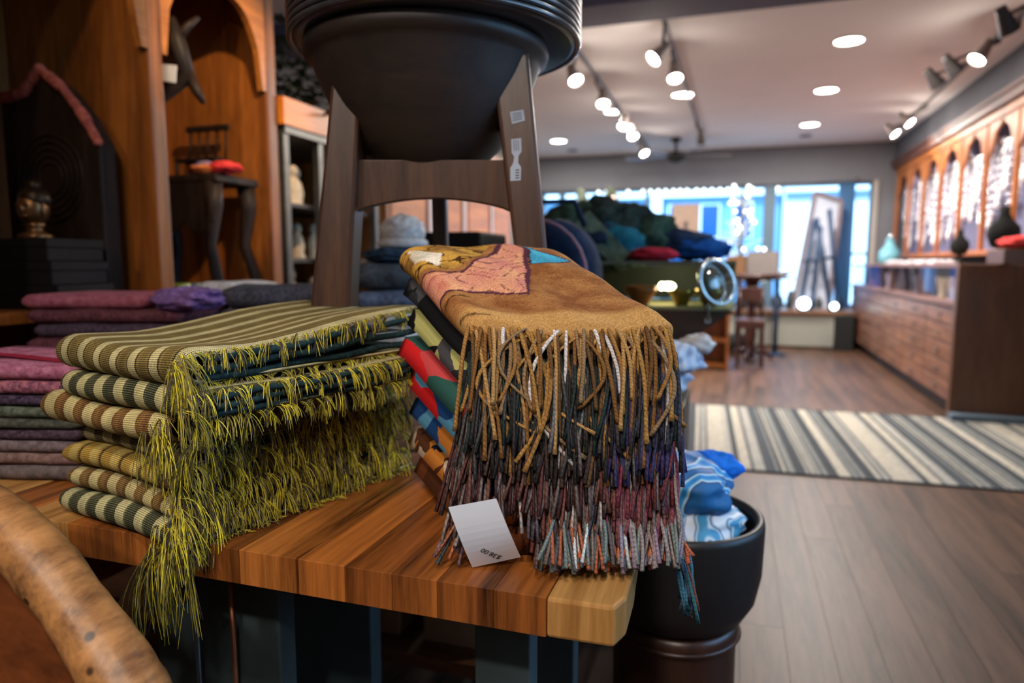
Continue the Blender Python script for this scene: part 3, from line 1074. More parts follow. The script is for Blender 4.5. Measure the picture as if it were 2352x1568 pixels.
shift = [(0, 0), (.015, .0), (.03, .006), (-.02, .004), (.012, .01), (.03, .008), (.02, .012), (.05, .01)]
slen = [1.0, 1.0, .98, 1.02, .98, .97, .97, .95]
for k in range(NK):
    da, db = shift[k]
    base = FLc + AV * da + OUT * (.002 * k) + Vector((0, 0, zlev(k + 1, 0)))
    th = thing('fringed_scarf', sc_lab[k], 'scarf', base, 0, 'folded fringed scarves')
    aw = 1.0 - da * .6

    def P(a, b, z, base=base, aw=aw, k=k):
        q = FLc + AV * (shift[k][0] + a * aw) + OUT * (.002 * k) * (1 - b) + SV * (b * slen[k])
        bow = max(0, math.sin(PI * max(0, min(1, a)))) ** .6 * max(0, 1 - b * 2.2)
        q = q + OUT * (.014 * bow * (1 if k == 0 else .5) - .006 * max(0, 1 - b * 2.2))
        return Vector((q.x, q.y, z - .005 * bow * (1 if k == 0 else .4))) - base
    mb = MB()
    mb.col = [] if k == 0 else None
    nb, na = (110, 150) if k == 0 else (14, 26)
    half = na // 2
    ring = []
    vs = []
    for j in range(nb + 1):
        b = j / nb
        zt, zb_ = zlev(k, b) - .0006, zlev(k + 1, b) + .0006
        t = zt - zb_
        for i in range(na):
            # ring: left nose, along the top, right nose, back along the bottom
            q = i / na
            nose = .09
            rl = t / 2 / (.26)
            if q < nose:
                an = PI * (q / nose)
                a, z = rl * (1 - math.sin(an)), zb_ + t / 2 - t / 2 * math.cos(an)
                a = rl - rl * math.sin(an)
            elif q < .5 + nose / 2 - .045 + .09:
                f = (q - nose) / (.455 + .09 - nose + nose / 2 - .0)
                f = min(1, (q - nose) / (.5 + nose / 2 + .045 - nose))
                a, z = rl + f * (1 - 2 * rl), zt
            elif q < .5 + nose * 1.5 + .045:
                an = PI * ((q - (.5 + nose / 2 + .045)) / nose)
                a, z = 1 - rl + rl * math.sin(an), zb_ + t / 2 + t / 2 * math.cos(an)
            else:
                f = (q - (.5 + nose * 1.5 + .045)) / (1 - (.5 + nose * 1.5 + .045))
                a, z = 1 - rl - f * (1 - 2 * rl), zb_
            top = (z - zb_) / t
            wob = .0025 * math.sin(a * 14 + k * 2 + b * 5) + .0015 * math.sin(b * 17 + a * 6 + k)
            z2 = z + wob * top * (1 if k == 0 else .3)
            if b < .07 and k == 0:
                z2 -= top * (.07 - b) * .07
            vs.append(P(a + .012 * math.sin(b * 8 + k * 1.7) * (1 - top) * 0, b, z2))
            if k == 0:
                mb.col.append(print_col(a if top > .5 else -.08, b) if True else None)
    fs = []
    for j in range(nb):
        for i in range(na):
            i2 = (i + 1) % na
            fs.append((j * na + i, (j + 1) * na + i, (j + 1) * na + i2, j * na + i2))
    fs.append(tuple(range(na)))
    fs.append(tuple(nb * na + i for i in range(na - 1, -1, -1)))
    mb.add(vs, fs)
    mb.build('cloth', M_sc[k], th, True)
    # tassels knotted along the front edge
    main, acc = tas_pal[k]
    if k == 0:
        rows = [(30, -.003, -.0), (28, -.006, -.012), (22, -.010, -.02)]
    else:
        rows = [(62, -.003, -.1), (56, -.009, -.22)]
    for ri, (cnt, dz, tilt0) in enumerate(rows):
        for i in range(cnt):
            a = (i + .5 + rt.uniform(-.35, .35)) / cnt
            zt = zlev(k, 0) - .004 + dz - (.002 if k else .003)
            p = P(a * 1.02 - .01, 0.0, zt) + OUT * ((.0045 if k else -.005) - .001 * ri)
            depth = max(0.02, zt + base.z - 0 - TZ) if False else max(.02, zt - (TZ - 0) + 0)
            h = zlev(k, 0) - TZ
            if k >= 6 and .0 < a < .36 or k in (4, 5) and .07 < a < .34 and (k == 5 or ri):
                continue
            if k == 0:
                L = rt.choice([.10, .115, .13, .15, .17, .185]) * rt.uniform(.9, 1.08)
                rx = -math.radians(rt.uniform(5, 11))
                ry = math.radians(rt.gauss(-2 + 3 * a, 5.5))
                me = rt.choice(long_t) if rt.random() < .86 else rt.choice(curl_t)
                sc = L / .16
                col = rt.choice(main) if rt.random() < .86 else rt.choice(acc)
            else:
                L = (rt.uniform(.105, .128) if k < 5 else (rt.uniform(.095, .115) if k == 5 else (rt.uniform(.08, .095) if k == 6 else rt.uniform(.05, .068)))) * (1 if k < 6 or a > .34 else .62)
                if h < L * .98:
                    need = math.acos(max(.03, min(1, (h - .012) / L)))
                else:
                    need = 0
                rx = -max(math.radians(rt.uniform(6, 12) + 1.2 * k), need + rt.uniform(0, .10))
                ry = math.radians(rt.gauss(4 * a, 3.2))
                if a < .15:
                    ry += math.radians(rt.uniform(0, 5 + 4 * k))
                me = rt.choice(low_t)
                sc = L / .10
                col = rt.choice(main) if rt.random() < .88 else rt.choice(acc)
                if a > .68 and rt.random() < .7:
                    col = tuple(max(0, x + rt.randint(-9, 9)) for x in tas_right[k])
            if k >= 4:
                col = tuple(min(235, x * 1.22) for x in col)
            put_tassel(me, th, p, rx, ry, OUTA + rt.gauss(0, .08), sc, col)
    if k == 7:
        # loose ends of the lowest scarf that hang over the table's right end
        for i in range(26):
            p = P(.97 + rt.uniform(-.02, .06), 0, TZ + .012) + OUT * rt.uniform(-.02, .02)
            put_tassel(rt.choice(low_t), th, p, -math.radians(rt.uniform(4, 14)), math.radians(rt.gauss(-6, 7)), OUTA + .4, rt.uniform(.6, .95), rt.choice([(56, 110, 122), (70, 120, 150), (90, 130, 150), (60, 76, 90), (130, 90, 80)]))

# price tag slipped between the tassels, its lower end on the table
M_paper = plain('white_paper', lin(232, 234, 240), .7, 0, .03)
M_ink = plain('black_ink', lin(30, 30, 36), .7)
q0 = at_z(1085, 1303, TZ + .001)
q1 = at_depth(1196, 1279, (q0 - Vector((0, 0, CAM_H))).dot(_F) + .006)
q2 = at_depth(1030, 1165, (q0 - Vector((0, 0, CAM_H))).dot(_F) - .045)
q3 = at_depth(1140, 1145, (q0 - Vector((0, 0, CAM_H))).dot(_F) - .040)
tg = thing('price_tag', 'white paper price tag reading $38.00 poking out under the scarf tassels', 'tag', q0)
tn = (q1 - q0).cross(q2 - q0).normalized()
if tn.dot(Vector((0, 0, CAM_H)) - q0) < 0:
    tn = -tn


def tagpt(u, v, d=0.0):
    """the card bows a little between the table and the tassels it leans on"""
    p = (q0.lerp(q1, u)).lerp(q2.lerp(q3, u), v) - q0
    return p + tn * (d + .006 * math.sin(PI * v))


mb = MB()
mb.grid(lambda u, v: tagpt(u, v), 4, 10)
mb.grid(lambda u, v: tagpt(1 - u, v, -.0005), 4, 10)
mb.build('card', M_paper, tg)
cu = bpy.data.curves.new('price_lettering', 'FONT')
cu.body = '$38.00'
cu.size = .0105
cu.extrude = .00005
cu.materials.append(M_ink)
tx = bpy.data.objects.new('price_lettering', cu)
COL.objects.link(tx)
me_ = bpy.data.meshes.new_from_object(tx)
bpy.data.objects.remove(tx)
Wc, Hc = (q1 - q0).length, (q2 - q0).length
cr_, sr_ = math.cos(math.radians(128)), math.sin(math.radians(128))
for v in me_.vertices:
    x_, y_ = v.co.x, v.co.y
    v.co = tagpt(.66 + (x_ * cr_ - y_ * sr_) / Wc, .10 + (x_ * sr_ + y_ * cr_) / Hc, .0007 + v.co.z)
tx = bpy.data.objects.new('price_lettering', me_)
COL.objects.link(tx)
tx.parent = tg

# tassels that would poke through the card are left out
eu, ev = q1 - q0, q2 - q0
for o in [x for x in COL.objects if x.name.startswith('tassel')]:
    mb_, base_ = o.matrix_basis, o.parent.location
    vs_ = o.data.vertices
    for vi in range(0, len(vs_), 2):
        w = base_ + mb_ @ vs_[vi].co - q0
        u_, v_ = w.dot(eu) / eu.length_squared, w.dot(ev) / ev.length_squared
        if -.02 < u_ < 1.02 and -.03 < v_ < 1.02 and -.001 < w.dot(tn) < .06:
            bpy.data.objects.remove(o)
            break

# ================================================================ STOOL WITH TRAYS
M_st = wood('dark_stool_wood', lin(42, 25, 17), lin(84, 54, 37), 'Z', 7, .10, .34)
M_sth = wood('dark_stool_seat', lin(28, 21, 18), lin(54, 40, 33), 'X', 6, .2, .55)
SO = Vector((-.597, 1.29, TZ + .0005))
sto = thing('wooden_stool', 'tall dark wooden stool with arched stretcher and round bowl-shaped seat, on the bench', 'stool', SO, YAW)
mI = Matrix.Rotation(-YAW, 3, 'Z')


def sl(px, py, d):
    return mI @ (at_depth(px, py, d) - SO)


seat_z = .785
prof = [(0.0, -.245), (.068, -.245), (.088, -.238), (.142, -.190), (.182, -.128), (.208, -.072), (.222, -.036), (.228, -.026), (.237, -.022), (.241, -.010), (.238, 0.0), (.226, .006), (0, .006)]
MB().lathe([(r, z + seat_z) for r, z in prof], 64).build('seat', M_sth, sto, True)


def plank_leg(name, o_t, i_t, o_b, i_b, dep_t, dep_b, thick):
    """plank leg: outer/inner x at the top and foot, front y there, and its thickness"""
    b = [(o_b, dep_b, 0), (i_b, dep_b, 0), (i_b, dep_b + thick, 0), (o_b, dep_b + thick, 0)]
    t = [(o_t, dep_t, seat_z - .03), (i_t, dep_t, seat_z - .03), (i_t, dep_t + thick, seat_z - .03), (o_t, dep_t + thick, seat_z - .03)]
    return MB().hexa(b, t).build(name, M_st, sto, bevel=.007)


ft = -.135
d0 = 1.42 - .135
l1, l2 = sl(766, 250, d0), sl(716, 690, d0)
k_ = (l2.x - l1.x) / (l2.z - l1.z)
lo_t, lo_b = l1.x + k_ * (seat_z - .03 - l1.z), l1.x + k_ * (0 - l1.z)
l1, l2 = sl(832, 300, d0), sl(805, 690, d0)
k_ = (l2.x - l1.x) / (l2.z - l1.z)
li_t, li_b = l1.x + k_ * (seat_z - .03 - l1.z), l1.x + k_ * (0 - l1.z)
leg_l = plank_leg('leg', lo_t, li_t, lo_b, li_b, ft + .02, ft - .015, .085)
r1, r2 = sl(1218, 180, d0), sl(1256, 575, d0)
k_ = (r2.x - r1.x) / (r2.z - r1.z)
ro_t, ro_b = r1.x + k_ * (seat_z - .03 - r1.z), r1.x + k_ * (0 - r1.z)
r1, r2 = sl(1148, 300, d0), sl(1180, 560, d0)
k_ = (r2.x - r1.x) / (r2.z - r1.z)
ri_t, ri_b = r1.x + k_ * (seat_z - .03 - r1.z), r1.x + k_ * (0 - r1.z)
leg_r = plank_leg('leg', ri_t, ro_t, ri_b, ro_b, ft + .02, ft - .015, .06)
MB().hexa([(-.015, .215, 0), (.018, .215, 0), (.018, .27, 0), (-.015, .27, 0)], [(-.015, .15, seat_z - .06), (.018, .15, seat_z - .06), (.018, .2, seat_z - .06), (-.015, .2, seat_z - .06)]).build('leg', M_st, sto, bevel=.004)
# arched stretcher between the two front legs
zt_ = sl(1000, 373, d0 + .03).z
ze_ = sl(1000, 490, d0 + .03).z
zm_ = sl(1000, 458, d0 + .03).z
xa, xb = li_t - .012, ri_t + .012
k0, k1 = (li_b - li_t), (ri_b - ri_t)
fz = lambda z: 1 - z / (seat_z - .03)
pl = [(li_t + k0 * fz(zt_) - .006, ft + .035, zt_), (ri_t + k1 * fz(zt_) + .006, ft + .035, zt_)]
xL, xR = li_t + k0 * fz(ze_) - .006, ri_t + k1 * fz(ze_) + .006
for i in range(17):
    q = i / 16
    pl.append((xR + (xL - xR) * q, ft + .035, ze_ + (zm_ - ze_) * math.sin(PI * q) ** .7))
MB().prism(pl, (0, .028, 0)).build('stretcher', M_st, sto, bevel=.002)
# paper stickers on the right leg
M_sticker = plain('sticker_paper', lin(168, 172, 182), .6, 0, .04)
dL = sl(1188, 300, d0)


def on_leg(px, py):
    """a point on the front face of the right leg"""
    for it in range(3):
        d = d0
        p = sl(px, py, d)
        yy = (ft - .015) + .035 * p.z / (seat_z - .03)
        # slide along the ray until it meets the sloping face
        for _ in range(8):
            p = sl(px, py, d)
            yy = (ft - .015) + .035 * p.z / (seat_z - .03)
            d += (yy - p.y) * .97
    return Vector((p.x, yy - .0009, p.z))


mb = MB()
mb.prism([on_leg(*q) for q in ((1171, 257), (1202, 252), (1206, 277), (1176, 285))], (0, .0008, 0))
s1 = mb.build('sticker', M_sticker, leg_r)
mb = MB()
for i in range(4):
    a, b = on_leg(1178, 262 + i * 5), on_leg(1199, 258 + i * 5)
    mb.prism([a + Vector((0, -.0003, .0006)), b + Vector((0, -.0003, .0006)), b + Vector((0, -.0003, -.0006)), a + Vector((0, -.0003, -.0006))], (0, .0002, 0))
mb.build('print_lines', M_ink, s1)
mb = MB()
mb.prism([on_leg(*q) for q in ((1174, 320), (1197, 317), (1198, 348), (1191, 358), (1190, 374), (1197, 384), (1196, 414), (1172, 416), (1172, 386), (1179, 374), (1181, 360), (1175, 350))], (0, .0008, 0))
s2 = mb.build('sticker', M_sticker, leg_r)
mb = MB()
for x in (1180, 1185, 1190):
    a, b = on_leg(x, 322), on_leg(x + 1, 346)
    mb.prism([a + Vector((-.0005, -.0003, 0)), a + Vector((.0005, -.0003, 0)), b + Vector((.0005, -.0003, 0)), b + Vector((-.0005, -.0003, 0))], (0, .0002, 0))
for i in range(4):
    a, b = on_leg(1184, 391 + i * 6), on_leg(1193, 390 + i * 6)
    mb.prism([a + Vector((0, -.0003, .001)), b + Vector((0, -.0003, .001)), b + Vector((0, -.0003, -.001)), a + Vector((0, -.0003, -.001))], (0, .0002, 0))
mb.build('print_lines', M_ink, s2)

# ribbed round tray basket on the seat
M_lac = plain('black_lacquer', lin(52, 52, 56), .26, 0, .15, 30, 1.0)
trc = SO + Vector((.012, .02, seat_z + .0065))
tr = thing('ribbed_tray', 'large round black coiled tray with ribbed rim, on top of the stool seat', 'tray', trc, 0)
MB().lathe([(0, 0), (.268, 0), (.277, .004), (.279, .010), (.279, .125), (.262, .125), (.258, .03), (0, .02)], 72).build('body', M_lac, tr, True)
for i in range(10):
    MB().torus((0, 0, 0.0065 + i * .0125), .2825, .0058, 84, 8).build('coil', M_lac, tr, True)

# ================================================================ BOWL BIN
M_bin = plain('black_resin', lin(30, 28, 28), .45, 0, .15, 14)
BO = Vector((-.10, 1.435, 0))
bp = thing('round_pedestal', 'dark brown turned wooden pedestal under the black bowl, right of the front table', 'pedestal', BO)
M_ped = wood('dark_pedestal_wood', lin(34, 20, 15), lin(74, 44, 32), 'Z', 5, .15, .35)
MB().lathe([(0, 0), (.135, 0), (.135, .02), (.128, .03), (.128, .345), (.134, .355), (.132, .375), (.12, .382), (0, .382)], 48).build('column', M_ped, bp, True)
MB().torus((0, 0, .352), .1325, .006, 48, 6).build('moulding_ring', M_ped, bp, True)
bo = thing('bowl_bin', 'deep round black bowl holding blue marbled cloths, right of the front table', 'bowl', BO + Vector((0, 0, .383)))
MB().lathe([(0, 0), (.115, 0), (.14, .01), (.163, .05), (.174, .105), (.177, .205), (.175, .216), (.168, .220), (.160, .216), (.157, .20), (.155, .11), (.14, .05), (.10, .025), (0, .022)], 64).build('bowl', M_bin, bo, True)


def marble(name, stops, scale, dist):
    m, nt, b = _mat(name)
    tc = N(nt, 'ShaderNodeTexCoord')
    w = N(nt, 'ShaderNodeTexWave', Scale=scale, Distortion=dist, Detail=2.0)
    w.inputs['Detail Scale'].default_value = .6
    nt.links.new(tc.outputs['Object'], w.inputs['Vector'])
    r = ramp(nt, stops)
    nt.links.new(w.outputs['Fac'], r.inputs['Fac'])
    nt.links.new(r.outputs['Color'], b.inputs['Base Color'])
    b.inputs['Roughness'].default_value = .6
    return m


def crumple(c, r, s, seed, n=48, m=28, amp=.25, fr=3.0, fold=5.0):
    """a soft bundled cloth with folds"""
    mb = MB()
    mb.ball((0, 0, 0), 1.0, n, m)
    vs = []
    for p in mb.v:
        v = Vector(p)
        q = v * fr + Vector((seed * 3.1, seed * 1.7, 0))
        d = noise.noise(q) * amp
        rid = abs(noise.noise(v * fold + Vector((0, seed, 7.7))))
        d += (.22 - rid) * amp * .9
        v = v * (1 + d)
        vs.append((c[0] + v.x * r * s[0], c[1] + v.y * r * s[1], c[2] + v.z * r * s[2]))
    mb.v = vs
    return mb


M_mb1 = marble('blue_marbled_cloth', [(.15, lin(24, 100, 160)), (.45, lin(20, 70, 118)), (.62, lin(220, 236, 244)), (.78, lin(90, 180, 214)), (.95, lin(30, 130, 200))], 5.0, 26.0)
M_mb2 = marble('white_blue_marbled_cloth', [(.2, lin(226, 232, 238)), (.5, lin(46, 108, 142)), (.65, lin(214, 226, 234)), (.85, lin(70, 150, 190))], 8.0, 22.0)
M_royal = fabric('royal_blue_cloth', lin(20, 90, 190), lin(40, 128, 230), 30)
M_creamc = fabric('cream_cloth', lin(190, 170, 158), lin(226, 208, 192), 30)
cl = [((-.10, 1.435, .588), .132, (1.0, 1.0, .34), M_mb2, 'white and teal marbled cloth lying lowest in the black bowl', 'folded_cloth', 3),
      ((-.095, 1.43, .655), .105, (1.0, .95, .62), M_mb1, 'blue and white marbled cloth bundled on top in the black bowl', 'folded_cloth', 5),
      ((-.035, 1.50, .685), .062, (1.0, .8, .55), M_royal, 'bright royal blue cloth tucked at the back of the black bowl', 'folded_cloth', 8),
      ((-.13, 1.545, .66), .06, (.9, .6, .8), M_creamc, 'cream cloth behind the blue ones in the black bowl', 'folded_cloth', 11)]
for c, r, s, m, lab, nm, sd in cl:
    o = crumple((0, 0, 0), r, s, sd, amp=.22, fr=1.6, fold=2.4).build(nm, m, None, True)
    o.location = c
    tag(o, lab, 'cloth', 'marbled cloths in the black bowl')

# ================================================================ DRIFTWOOD CHAIR ARM
M_drift = wood('polished_driftwood', lin(70, 38, 18), lin(180, 126, 74), 'Y', 7, .25, .42, True, True)
M_dred = wood('driftwood_heartwood', lin(70, 32, 14), lin(124, 66, 30), 'X', 5, .3, .4)
pp = [(-330, 1085, .66), (-150, 1120, .65), (-40, 1168, .64), (40, 1232, .625), (110, 1312, .61), (178, 1402, .595), (240, 1492, .58), (300, 1590, .565), (352, 1690, .55), (400, 1800, .54)]
pts = [at_depth(q[0], q[1], q[2] * 1.24) for q in pp]
base = Vector((pts[5].x, pts[5].y, 0))
dw = thing('driftwood_chair', 'polished driftwood chair with knotty light arm rail, bottom left in front of the table', 'chair', base)
rs = []
mb = MB()
rd = [.032, .032, .032, .032, .033, .034, .034, .035, .036, .036]
# refine the path
fine, fr_ = [], []
for i in range(len(pts) - 1):
    for s in range(5):
        q = s / 5
        p0, p1, p2, p3 = pts[max(i - 1, 0)], pts[i], pts[i + 1], pts[min(i + 2, len(pts) - 1)]
        fine.append(.5 * ((2 * p1) + (-p0 + p2) * q + (2 * p0 - 5 * p1 + 4 * p2 - p3) * q * q + (-p0 + 3 * p1 - 3 * p2 + p3) * q ** 3))
        fr_.append(rd[i] * (1 + .05 * math.sin(i * 2.1 + q * 3)))
fine.append(pts[-1])
fr_.append(rd[-1])
mb.tube(fine, fr_, 22)
mb.build('arm_rail', M_drift, dw, True, local=base)
mb = MB()
vs, fs = [], []
for p in fine:
    n_ = Vector((.0, -.022, 0))
    vs += [p + n_ + Vector((-.012, 0, -.012)), p + n_ + Vector((-.03, -.01, -.36)), p + Vector((.015, .02, -.36)), p + Vector((.01, .012, -.015))]
for i in range(len(fine) - 1):
    for k in range(4):
        fs.append((i * 4 + k, i * 4 + (k + 1) % 4, (i + 1) * 4 + (k + 1) % 4, (i + 1) * 4 + k))
fs += [(3, 2, 1, 0), tuple(len(vs) - 4 + k for k in range(4))]
mb.add(vs, fs)
mb.build('side_panel', M_dred, dw, False, local=base)
for q in (pts[0], pts[3], pts[-1]):
    MB().tube([(q.x - .01, q.y, 0.0), (q.x - .005, q.y, q.z - .33)], [.03, .026], 12).build('leg', M_dred, dw, True, local=base)


# ================================================================ FOLDED TEXTILE PILES
def slab(W, D, t, seed, fold=.5, wav=1.0):
    """folded cloth: plump fold toward -y, x from 0 to W, y from 0 to D"""
    mb = MB()
    nx, r = 22, t / 2
    sec = []
    for i in range(5):
        sec.append((D - (D - r) * i / 5, t))
    for i in range(9):
        a = PI * i / 8
        sec.append((r - r * math.sin(a) * 1.2, r + r * math.cos(a)))
    for i in range(1, 6):
        sec.append((r + (D - r) * i / 5, 0))
    m = len(sec)
    vs = []
    for i in range(nx + 1):
        x = W * i / nx
        e = math.sqrt(min(1, min(x, W - x) / (t * .6) + .06))
        for (y, z) in sec:
            n = noise.noise(Vector((x * 9, y * 9, seed * 3.3))) * .22 * t * wav
            n2 = noise.noise(Vector((x * 22, seed * 2.1, z * 30))) * .18 * t * wav
            top = z / t
            zz = r + (z - r) * (.45 + .55 * e) + n * top
            vs.append((x + (n2 if 0 < i < nx else 0), y + n2 + (1 - e) * t * .5, max(0, zz)))
    mb.v = vs
    mb.mi = []
    fs = []
    for i in range(nx):
        for j in range(m - 1):
            fs.append((i * m + j, i * m + j + 1, (i + 1) * m + j + 1, (i + 1) * m + j))
        fs.append((i * m + m - 1, i * m, (i + 1) * m, (i + 1) * m + m - 1))
    fs.append(tuple(range(m - 1, -1, -1)))
    fs.append(tuple(nx * m + j for j in range(m)))
    mb.f = fs
    mb.mi = [0] * len(fs)
    return mb


def pile(pr, rz, W, D, z0, layers, group, name='folded_scarf', cat='scarf', seed=0):
    """pr: front right corner; layers from the bottom up: (thickness, material, label)"""
    z = z0
    rr = random.Random(seed)
    for i, (t, m, lab) in enumerate(layers):
        w = W * rr.uniform(.93, 1.0)
        d = D * rr.uniform(.94, 1.0)
        o = slab(w, d, t * .985, seed + i * 1.37, wav=.7).build(name, m, None, True)
        c, s = math.cos(rz), math.sin(rz)
        off = rr.uniform(0, .008)
        o.location = (pr[0] - c * (w + off), pr[1] - s * (w + off), z + .0008)
        o.rotation_euler = (0, 0, rz)
        tag(o, lab, cat, group)
        z += t + .001
    return z


def fab2(n, a, b, s=90):
    return fabric(n, lin(*a), lin(*b), s)


F_pink = fab2('pink_floral_weave', (128, 62, 92), (196, 128, 152), 60)
F_purp = fab2('purple_floral_weave', (70, 40, 78), (190, 120, 130), 110)
F_navy = fab2('navy_paisley_weave', (30, 26, 46), (92, 76, 96), 120)
F_sage = fab2('sage_weave', (56, 66, 58), (112, 120, 104), 90)
F_grgr = fab2('grey_green_weave', (52, 56, 50), (96, 96, 88), 110)
F_plum = fab2('plum_weave', (44, 34, 46), (96, 78, 92), 120)
F_ros = fab2('rose_grey_weave', (96, 76, 74), (146, 118, 112), 90)
F_mauv = fab2('mauve_grey_weave', (88, 76, 80), (132, 118, 122), 100)
F_dus = fab2('dusty_grey_weave', (78, 72, 76), (124, 110, 108), 60)
F_mar = fab2('maroon_weave', (66, 34, 42), (120, 72, 80), 100)
F_rose = fab2('rose_weave', (130, 66, 84), (176, 104, 116), 60)
nmz = 'folded scarf in the pink-topped stack, '
L = [(.027, F_dus, 'mottled grey-mauve ' + nmz + 'lowest on the tabletop'), (.020, F_ros, 'rose-grey ' + nmz + 'second from the bottom'), (.021, F_mauv, 'mauve-grey ' + nmz + 'third from the bottom'),
     (.018, F_plum, 'dark plum ' + nmz + 'under the green ones'), (.018, F_grgr, 'grey-green ' + nmz + 'the lower green one'), (.020, F_sage, 'sage green ' + nmz + 'the upper green one'),
     (.018, F_navy, 'dark navy ' + nmz + 'just above the green ones'), (.024, F_purp, 'purple patterned ' + nmz + 'second from the top')]
zt = pile((-1.035, .845), math.radians(14), .33, .25, TZ, L, 'folded scarves in the pink-topped stack', seed=2)
tt = thing('folded_scarf', 'pink floral folded scarf with a crimson band, topmost of the stack at the left edge', 'scarf', (-1.035 - .33 * math.cos(math.radians(14)), .845 - .33 * math.sin(math.radians(14)), zt + .001), math.radians(14), 'folded scarves in the pink-topped stack')
slab(.32, .25, .026, 31.1, wav=.6).build('cloth', F_pink, tt, True)
mb = MB()
mb.grid(lambda u, v: (.02 + u * .29, .03 + .07 * (1 - u) + v * .03, .0285 + .003 * math.sin(u * 5)), 12, 2)
mb.grid(lambda u, v: (.02 + (1 - u) * .29, .03 + .07 * u + v * .03, .0275 + .003 * math.sin((1 - u) * 5)), 12, 2)
mb.build('crimson_band', fab2('crimson_band', (120, 20, 44), (160, 36, 60)), tt, True)

nmz = ' folded shawl in the maroon stack against the shelves, '
cols = [F_mar, F_plum, F_mar, F_purp, F_mar, F_plum, F_mar, F_plum]
labs = ['maroon' + nmz + 'lowest on the bench', 'plum' + nmz + 'second from the bottom', 'maroon' + nmz + 'third from the bottom', 'purple patterned' + nmz + 'fourth from the bottom',
        'maroon' + nmz + 'fourth from the top', 'dark plum' + nmz + 'third from the top', 'maroon' + nmz + 'second from the top']
L = [(.0355, cols[i], labs[i]) for i in range(7)]
zt = pile((-1.315, 1.37), math.radians(16), .42, .26, TZ, L, 'folded shawls in the maroon stack', 'folded_shawl', 'shawl', seed=9)
L = [(.036, F_rose, 'rose pink folded shawl, topmost of the maroon stack against the shelves')]
zt2 = pile((-1.40, 1.345), math.radians(16), .34, .26, zt, L, 'folded shawls in the maroon stack', 'folded_shawl', 'shawl', seed=10)
o = crumple((0, 0, 0), .085, (1.05, .8, .36), 12.0, amp=.3, fr=2.2, fold=4).build('bunched_scarf', fab2('violet_weave', (84, 58, 112), (150, 116, 170), 70), None, True)
o.location = (-1.325, 1.40, zt + .026)
tag(o, 'bunched violet scarf end heaped on the right of the maroon shawl stack', 'scarf')

F_char = fab2('charcoal_weave', (40, 40, 46), (96, 94, 104), 120)
F_mel = fab2('grey_melange', (58, 54, 62), (120, 112, 120), 120)
nmz = 'blanket in the charcoal stack behind the stool leg, '
L = [(.06, F_char, 'charcoal folded ' + nmz + 'lowest on the bench'), (.06, F_mel, 'grey folded ' + nmz + 'second from the bottom'), (.055, F_char, 'charcoal folded ' + nmz + 'third from the bottom'),
     (.065, F_mel, 'grey folded ' + nmz + 'second from the top'), (.065, F_char, 'dark patterned folded ' + nmz + 'topmost')]
pile((-1.045, 1.66), math.radians(19), .35, .26, TZ, L, 'folded blankets in the charcoal stack', 'folded_blanket', 'blanket', seed=15)
F_white = fab2('cream_wool', (176, 170, 166), (224, 218, 210), 60)
L = [(.0625, F_white, 'white folded blanket lowest in the small stack left of the charcoal stack'), (.0625, F_mel, 'grey folded blanket second in the small stack left of the charcoal stack'), (.0625, F_white, 'white folded blanket third in the small stack left of the charcoal stack'),
     (.0625, F_mel, 'grey folded blanket fourth in the small stack left of the charcoal stack'), (.0625, F_white, 'cream folded blanket topmost in the small stack left of the charcoal stack')]
pile((-1.405, 1.70), math.radians(12), .17, .24, TZ, L, 'folded white and grey blankets', 'folded_blanket', 'blanket', seed=19)
nmz = ' seen under the arched stretcher of the stool'
F_slate = fab2('slate_wool', (52, 56, 62), (84, 88, 92), 60)
F_bgr = fab2('blue_grey_wool', (64, 74, 92), (112, 122, 140), 60)
L = [(.10, F_mel, 'grey folded towel lowest in the stack' + nmz), (.08, F_white, 'cream folded towel second from the bottom' + nmz), (.05, F_white, 'thin cream folded towel' + nmz + ', below the blue-grey one'), (.055, F_bgr, 'blue-grey folded towel' + nmz), (.085, F_slate, 'thick slate folded towel, topmost' + nmz)]
zt = pile((-.905, 1.87), math.radians(19), .21, .22, TZ, L, 'folded towels under the stool arch', 'folded_towel', 'towel', seed=25)
o = crumple((0, 0, 0), .075, (1.2, .8, .35), 4.0).build('crumpled_cloth', fab2('navy_cotton', (30, 44, 60), (64, 84, 104), 40), None, True)
o.location = (-1.02, 1.92, zt + .02)
tag(o, 'crumpled navy cloth lying on the slate towel under the stool arch', 'cloth')
hat = thing('knit_hat', 'fluffy white knitted hat resting on the towels seen under the stool arch', 'hat', (-1.0, 1.96, zt + .045))
crumple((0, 0, .05), .07, (1, 1, .75), 6.0, amp=.12, fr=4).build('crown', F_white, hat, True)
MB().torus((0, 0, .012), .066, .014, 28, 8).build('brim', F_white, hat, True)

# ================================================================ CARVED SHELF UNIT
M_or = wood('orange_shelf_wood', lin(76, 38, 12), lin(172, 102, 42), 'Z', 4, .08, .42)
M_ord = wood('orange_arch_wood', lin(132, 74, 26), lin(196, 122, 52), 'Y', 4, .1, .38)
M_dk = wood('carved_dark_wood', lin(20, 16, 15), lin(46, 34, 29), 'Z', 8, .2, .5)
M_dk.node_tree.nodes['Principled BSDF'].inputs['Specular IOR Level'].default_value = .15
XS = -1.8
cb = thing('carved_shelf_unit', 'tall orange wooden shelf unit with scalloped arches along the left wall', 'cabinet', (-2.1, 1.8, 0))
cL = Vector((-2.1, 1.8, 0))
for y0, y1 in ((1.10, 1.15), (1.795, 1.85), (2.375, 2.435)):
    MB().box((-2.42, y0, 0), (XS, y1, 2.55)).build('upright_panel', M_or, cb, bevel=.008, local=cL)
MB().box((-2.45, 1.10, 0), (-2.421, 2.435, 2.55)).build('back_panel', M_or, cb, local=cL)
MB().box((-2.45, 1.10, 2.551), (XS, 2.435, 2.59)).build('top_board', M_or, cb, local=cL)
